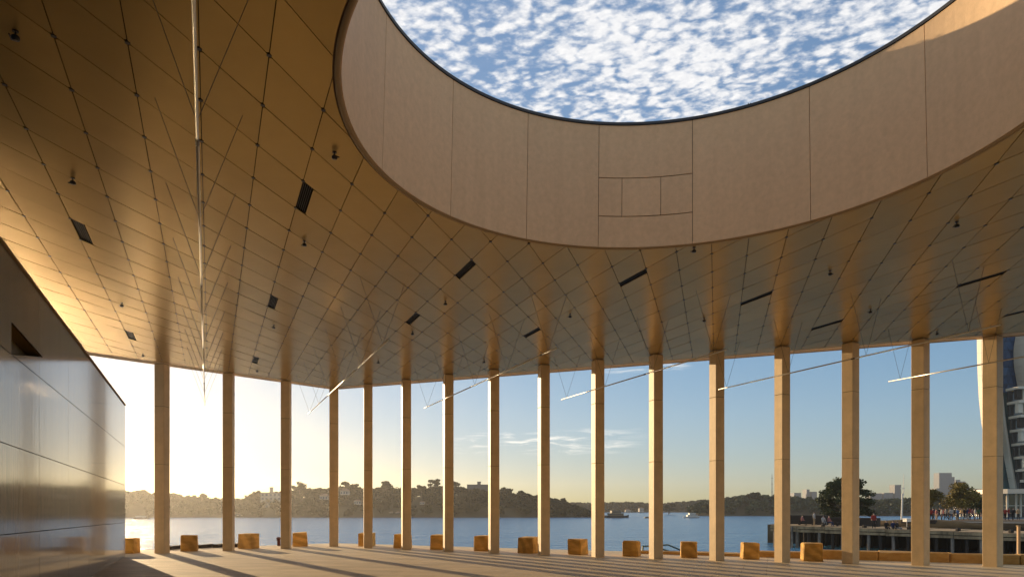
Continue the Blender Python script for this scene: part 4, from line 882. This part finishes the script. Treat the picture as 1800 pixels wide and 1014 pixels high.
for k, (u, s, pose, tcol, bcol, lb) in enumerate([(1410, 2.0, 'sit', 'pink', 'black', 'person in pink seated on the left wharf bench'), (1431, 3.2, 'stand', 'white', 'tan', 'person in white standing left of the fourteenth column'), (1447, 5, 'sit', 'white', 'grey', 'person in white seated left of the fourteenth column'), (1457, 6, 'sit', 'pink', 'navy', 'person in pink seated left of the fourteenth column'), (1558, 13, 'sit', 'black', 'black', 'person in black seated on the wharf edge left of the grassy mound'), (1570, 14, 'sit', 'navy', 'black', 'person in navy seated on the wharf edge by the grassy mound'), (1536, 12, 'stand', 'red', 'black', 'person in red standing left of the white stall'), (1577, 15, 'sit', 'black', 'grey', 'person in black seated rightmost of the three on the wharf edge')]):
    a = (u - CX) / F; s_w = (a * WL.y - WL.x) / (wdv.x - a * wdv.y) if True else 0; p = WL + wdv * s_w; Y = p.y + (1.8 if u < 1500 else .8)
    person(u, Y, wz(s_w) + (0 if pose == 'stand' or u < 1500 else -.35) , pose, tcol, bcol, lb, rp_.uniform(-.8, .8), .95, 'people on the timber wharf')

# ------------------------------------------------------------------ white tower with twisted glass body and podium
YT = 150.0; st = YT / F
def TX(u): return (u - CX) * st
def TZ(v_): return EYE + (HZ - v_) * st
def DX(u, yy): return (u - CX) * (YT + yy) / F
def DZ(v_, yy): return EYE + (HZ - v_) * (YT + yy) / F
tw_ = empty('curved_tower', (0, 0, 0), 0, 'tall curved tower with white fins and blue glass behind the last column', 'tower')
# left white fin: a curved ribbon with thickness
vv = np.linspace(420, 800, 20)
def edgeL(v_): return float(np.interp(v_, [420, 500, 560, 595, 650, 700, 740, 780, 800], [1716, 1715.5, 1716, 1717, 1718, 1720.5, 1724.5, 1731, 1736]))
for k in range(len(vv) - 1):
    a, b_ = vv[k], vv[k + 1]; g_ = .35
    for c0_, c1_ in ((0, 7.5), (8, 15.5)):
        P = [(edgeL(a) + c0_, a, c0_), (edgeL(a) + c1_, a, c1_), (edgeL(b_) + c1_, b_ - g_, c1_), (edgeL(b_) + c0_, b_ - g_, c0_)]
        v = [(DX(u, 7 - .45 * q), YT + 7 - .45 * q, DZ(w_, 7 - .45 * q)) for u, w_, q in P] + [(DX(u, 9 - .45 * q) + .4, YT + 9 - .45 * q, DZ(w_, 9 - .45 * q)) for u, w_, q in P]
        mesh_obj('fin_panel', v, [(0, 1, 2, 3), (7, 6, 5, 4), (0, 4, 5, 1), (1, 5, 6, 2), (2, 6, 7, 3), (3, 7, 4, 0)], m_tower, tw_)
# glass body: triangular panes leaning back
def tri_panes(u0, u1, v0, v1, nu, nv, m_, y0, dy):
    mb_ = []
    for a in range(nu):
        for b2 in range(nv):
            uu = lambda i_, j_: u0 + (u1 - u0) * (i_ + (.5 if j_ % 2 else 0)) / nu
            va, vb_ = v0 + (v1 - v0) * b2 / nv, v0 + (v1 - v0) * (b2 + 1) / nv
            P = [[(uu(a, b2), va), (uu(a + 1, b2), va), (uu(a + (1 if b2 % 2 else 0), b2 + 1), vb_)], [(uu(a, b2 + 1), vb_), (uu(a + (0 if b2 % 2 else 1), b2), va), (uu(a + 1, b2 + 1), vb_)]]
            for q in P:
                cx_, cy_ = sum(p[0] for p in q) / 3, sum(p[1] for p in q) / 3; q = [(cx_ + (p[0] - cx_) * .94, cy_ + (p[1] - cy_) * .94) for p in q]
                jy = rr.uniform(-.3, .3); v = [(DX(p[0], y0), YT + y0 + jy * (i_ - 1) * .4, DZ(p[1], y0)) for i_, p in enumerate(q)] + [(DX(p[0], y0), YT + y0 + .5, DZ(p[1], y0)) for p in q]
                mesh_obj('pane', v, [(0, 1, 2), (5, 4, 3), (0, 3, 4, 1), (1, 4, 5, 2), (2, 5, 3, 0)], m_, tw_)
tri_panes(1733, 1812, 585, 690, 8, 7, m_tglass, 3.0, 0)
tri_panes(1733, 1785, 690, 862, 5, 9, m_tgreen, 3.4, 0)
b_ = MB(); b_.prism([(TX(1771), YT + 4.2), (TX(1830), YT + 4.2), (TX(1830) + 26, YT + 30), (TX(1771) + 21, YT + 30)], -1, 62); b_.build('core', mat('tower_core', (.05, .06, .07), .3), tw_)
# second sweep of fins running down to the podium
for k in range(14):
    a, b2 = 600 + (858 - 600) * k / 14, 600 + (858 - 600) * (k + 1) / 14
    cu = lambda w_: float(np.interp(w_, [600, 683, 740, 800, 858], [1758, 1766, 1772, 1781, 1792]))
    for o_ in (0, 2.8, 5.6):
        w2 = 2.2; P = [(cu(a) + o_, a), (cu(a) + o_ + w2, a), (cu(b2) + o_ + w2, b2 - .4), (cu(b2) + o_, b2 - .4)]
        v = [(TX(u), YT + 1.2 + o_ * .12, TZ(w_)) for u, w_ in P] + [(TX(u), YT + 2.8, TZ(w_)) for u, w_ in P]
        mesh_obj('fin', v, [(0, 1, 2, 3), (7, 6, 5, 4), (0, 4, 5, 1), (1, 5, 6, 2), (2, 6, 7, 3), (3, 7, 4, 0)], m_tower, tw_)
# big white sweep at the right edge
for k in range(8):
    a, b2 = 580 + 100 * k / 8, 580 + 100 * (k + 1) / 8; cu = lambda w_: float(np.interp(w_, [580, 610, 640, 680], [1801, 1796, 1797, 1804])); P = [(cu(a), a), (cu(a) + 26, a), (cu(b2) + 26, b2 - .3), (cu(b2), b2 - .3)]
    v = [(TX(u), YT - 1, TZ(w_)) for u, w_ in P] + [(TX(u), YT + 2.4, TZ(w_)) for u, w_ in P]; mesh_obj('fin', v, [(0, 1, 2, 3), (7, 6, 5, 4), (0, 4, 5, 1), (1, 5, 6, 2), (2, 6, 7, 3), (3, 7, 4, 0)], m_tower, tw_)
# stepped balconies
for k, (u0, v0) in enumerate([(1775, 684), (1777, 708), (1780, 733), (1782, 757), (1785, 781), (1789, 804), (1792, 826), (1796, 845)]):
    w_ = (1830 - u0) * st; cxx = TX((u0 + 1830) / 2)
    b_ = MB(); b_.box((cxx, YT - .6, TZ(v0)), (w_, 3.6, .55)); o = b_.build('balcony', m_tower, tw_)
    b_ = MB(); b_.box((cxx + .2, YT + .8, TZ(v0 + 12)), (w_, .5, 2.3)); b_.build('window_band', m_glassd, o)
    b_ = MB(); b_.box((TX(u0 + 5), YT - 1.5, TZ(v0 + 10)), (1.0, .9, 2.3)); b_.build('pier', m_darktim if k % 2 == 0 else m_tower, o)
    b_ = MB(); b_.box((TX(u0 + 16), YT - 1.2, TZ(v0 + 11)), (.5, .5, 2.4)); b_.build('pier', m_tower, o)
pd = empty('tower_podium', (0, 0, 0), 0, 'low podium with curved pale canopy, columns and dark glazing below the tower', 'podium')
YP = 118.0; sp_ = YP / F
def QX(u): return (u - CX) * sp_
def QZ(v_): return EYE + (HZ - v_) * sp_
P = [(QX(1758), YP + 2), (QX(1768), YP - .4), (QX(1785), YP - 1.6), (QX(1812), YP - 2), (QX(1850), YP - 2), (QX(1850), YP + 12), (QX(1758), YP + 12)]
b_ = MB(); b_.prism(P, QZ(867), QZ(859)); b_.build('canopy', m_tower, pd)
b_ = MB(); b_.box((QX(1806), YP + 8, (QZ(867) + plz) / 2), (st * 0 + 9.5, 8, QZ(867) - plz)); b_.build('glazing', m_glassd, pd)
for u in (1764, 1775, 1791, 1799, 1810): b_ = MB(); b_.tube((QX(u), YP + .6, plz), (QX(u), YP + .6, QZ(867)), .16, n=8); b_.build('column', m_tower, pd)
for u in (1779, 1784, 1788, 1795, 1803): b_ = MB(); b_.box((QX(u), YP + 3.95, (QZ(867) + plz) / 2), (.10, .1, QZ(867) - plz)); b_.build('mullion', m_tower, pd)
b_ = MB(); b_.box((QX(1800), YP + 3.9, QZ(888)), (8.5, .12, .2)); b_.build('transom', m_tower, pd)

# ------------------------------------------------------------------ haze
hz = bpy.data.materials.new('haze_air'); hz.use_nodes = True; t = hz.node_tree; t.nodes.clear()
o_ = t.nodes.new('ShaderNodeOutputMaterial'); pvl = t.nodes.new('ShaderNodeVolumePrincipled'); pvl.inputs['Color'].default_value = (.95, .93, .90, 1)
pvl.inputs['Density'].default_value = .00025; pvl.inputs['Anisotropy'].default_value = .72; t.links.new(pvl.outputs[0], o_.inputs['Volume'])
mb = MB(); mb.box((0, 700, 29.4), (3300, 2260, 70.4)); h_ = mb.build('haze', hz); tag(h_, kind='stuff')
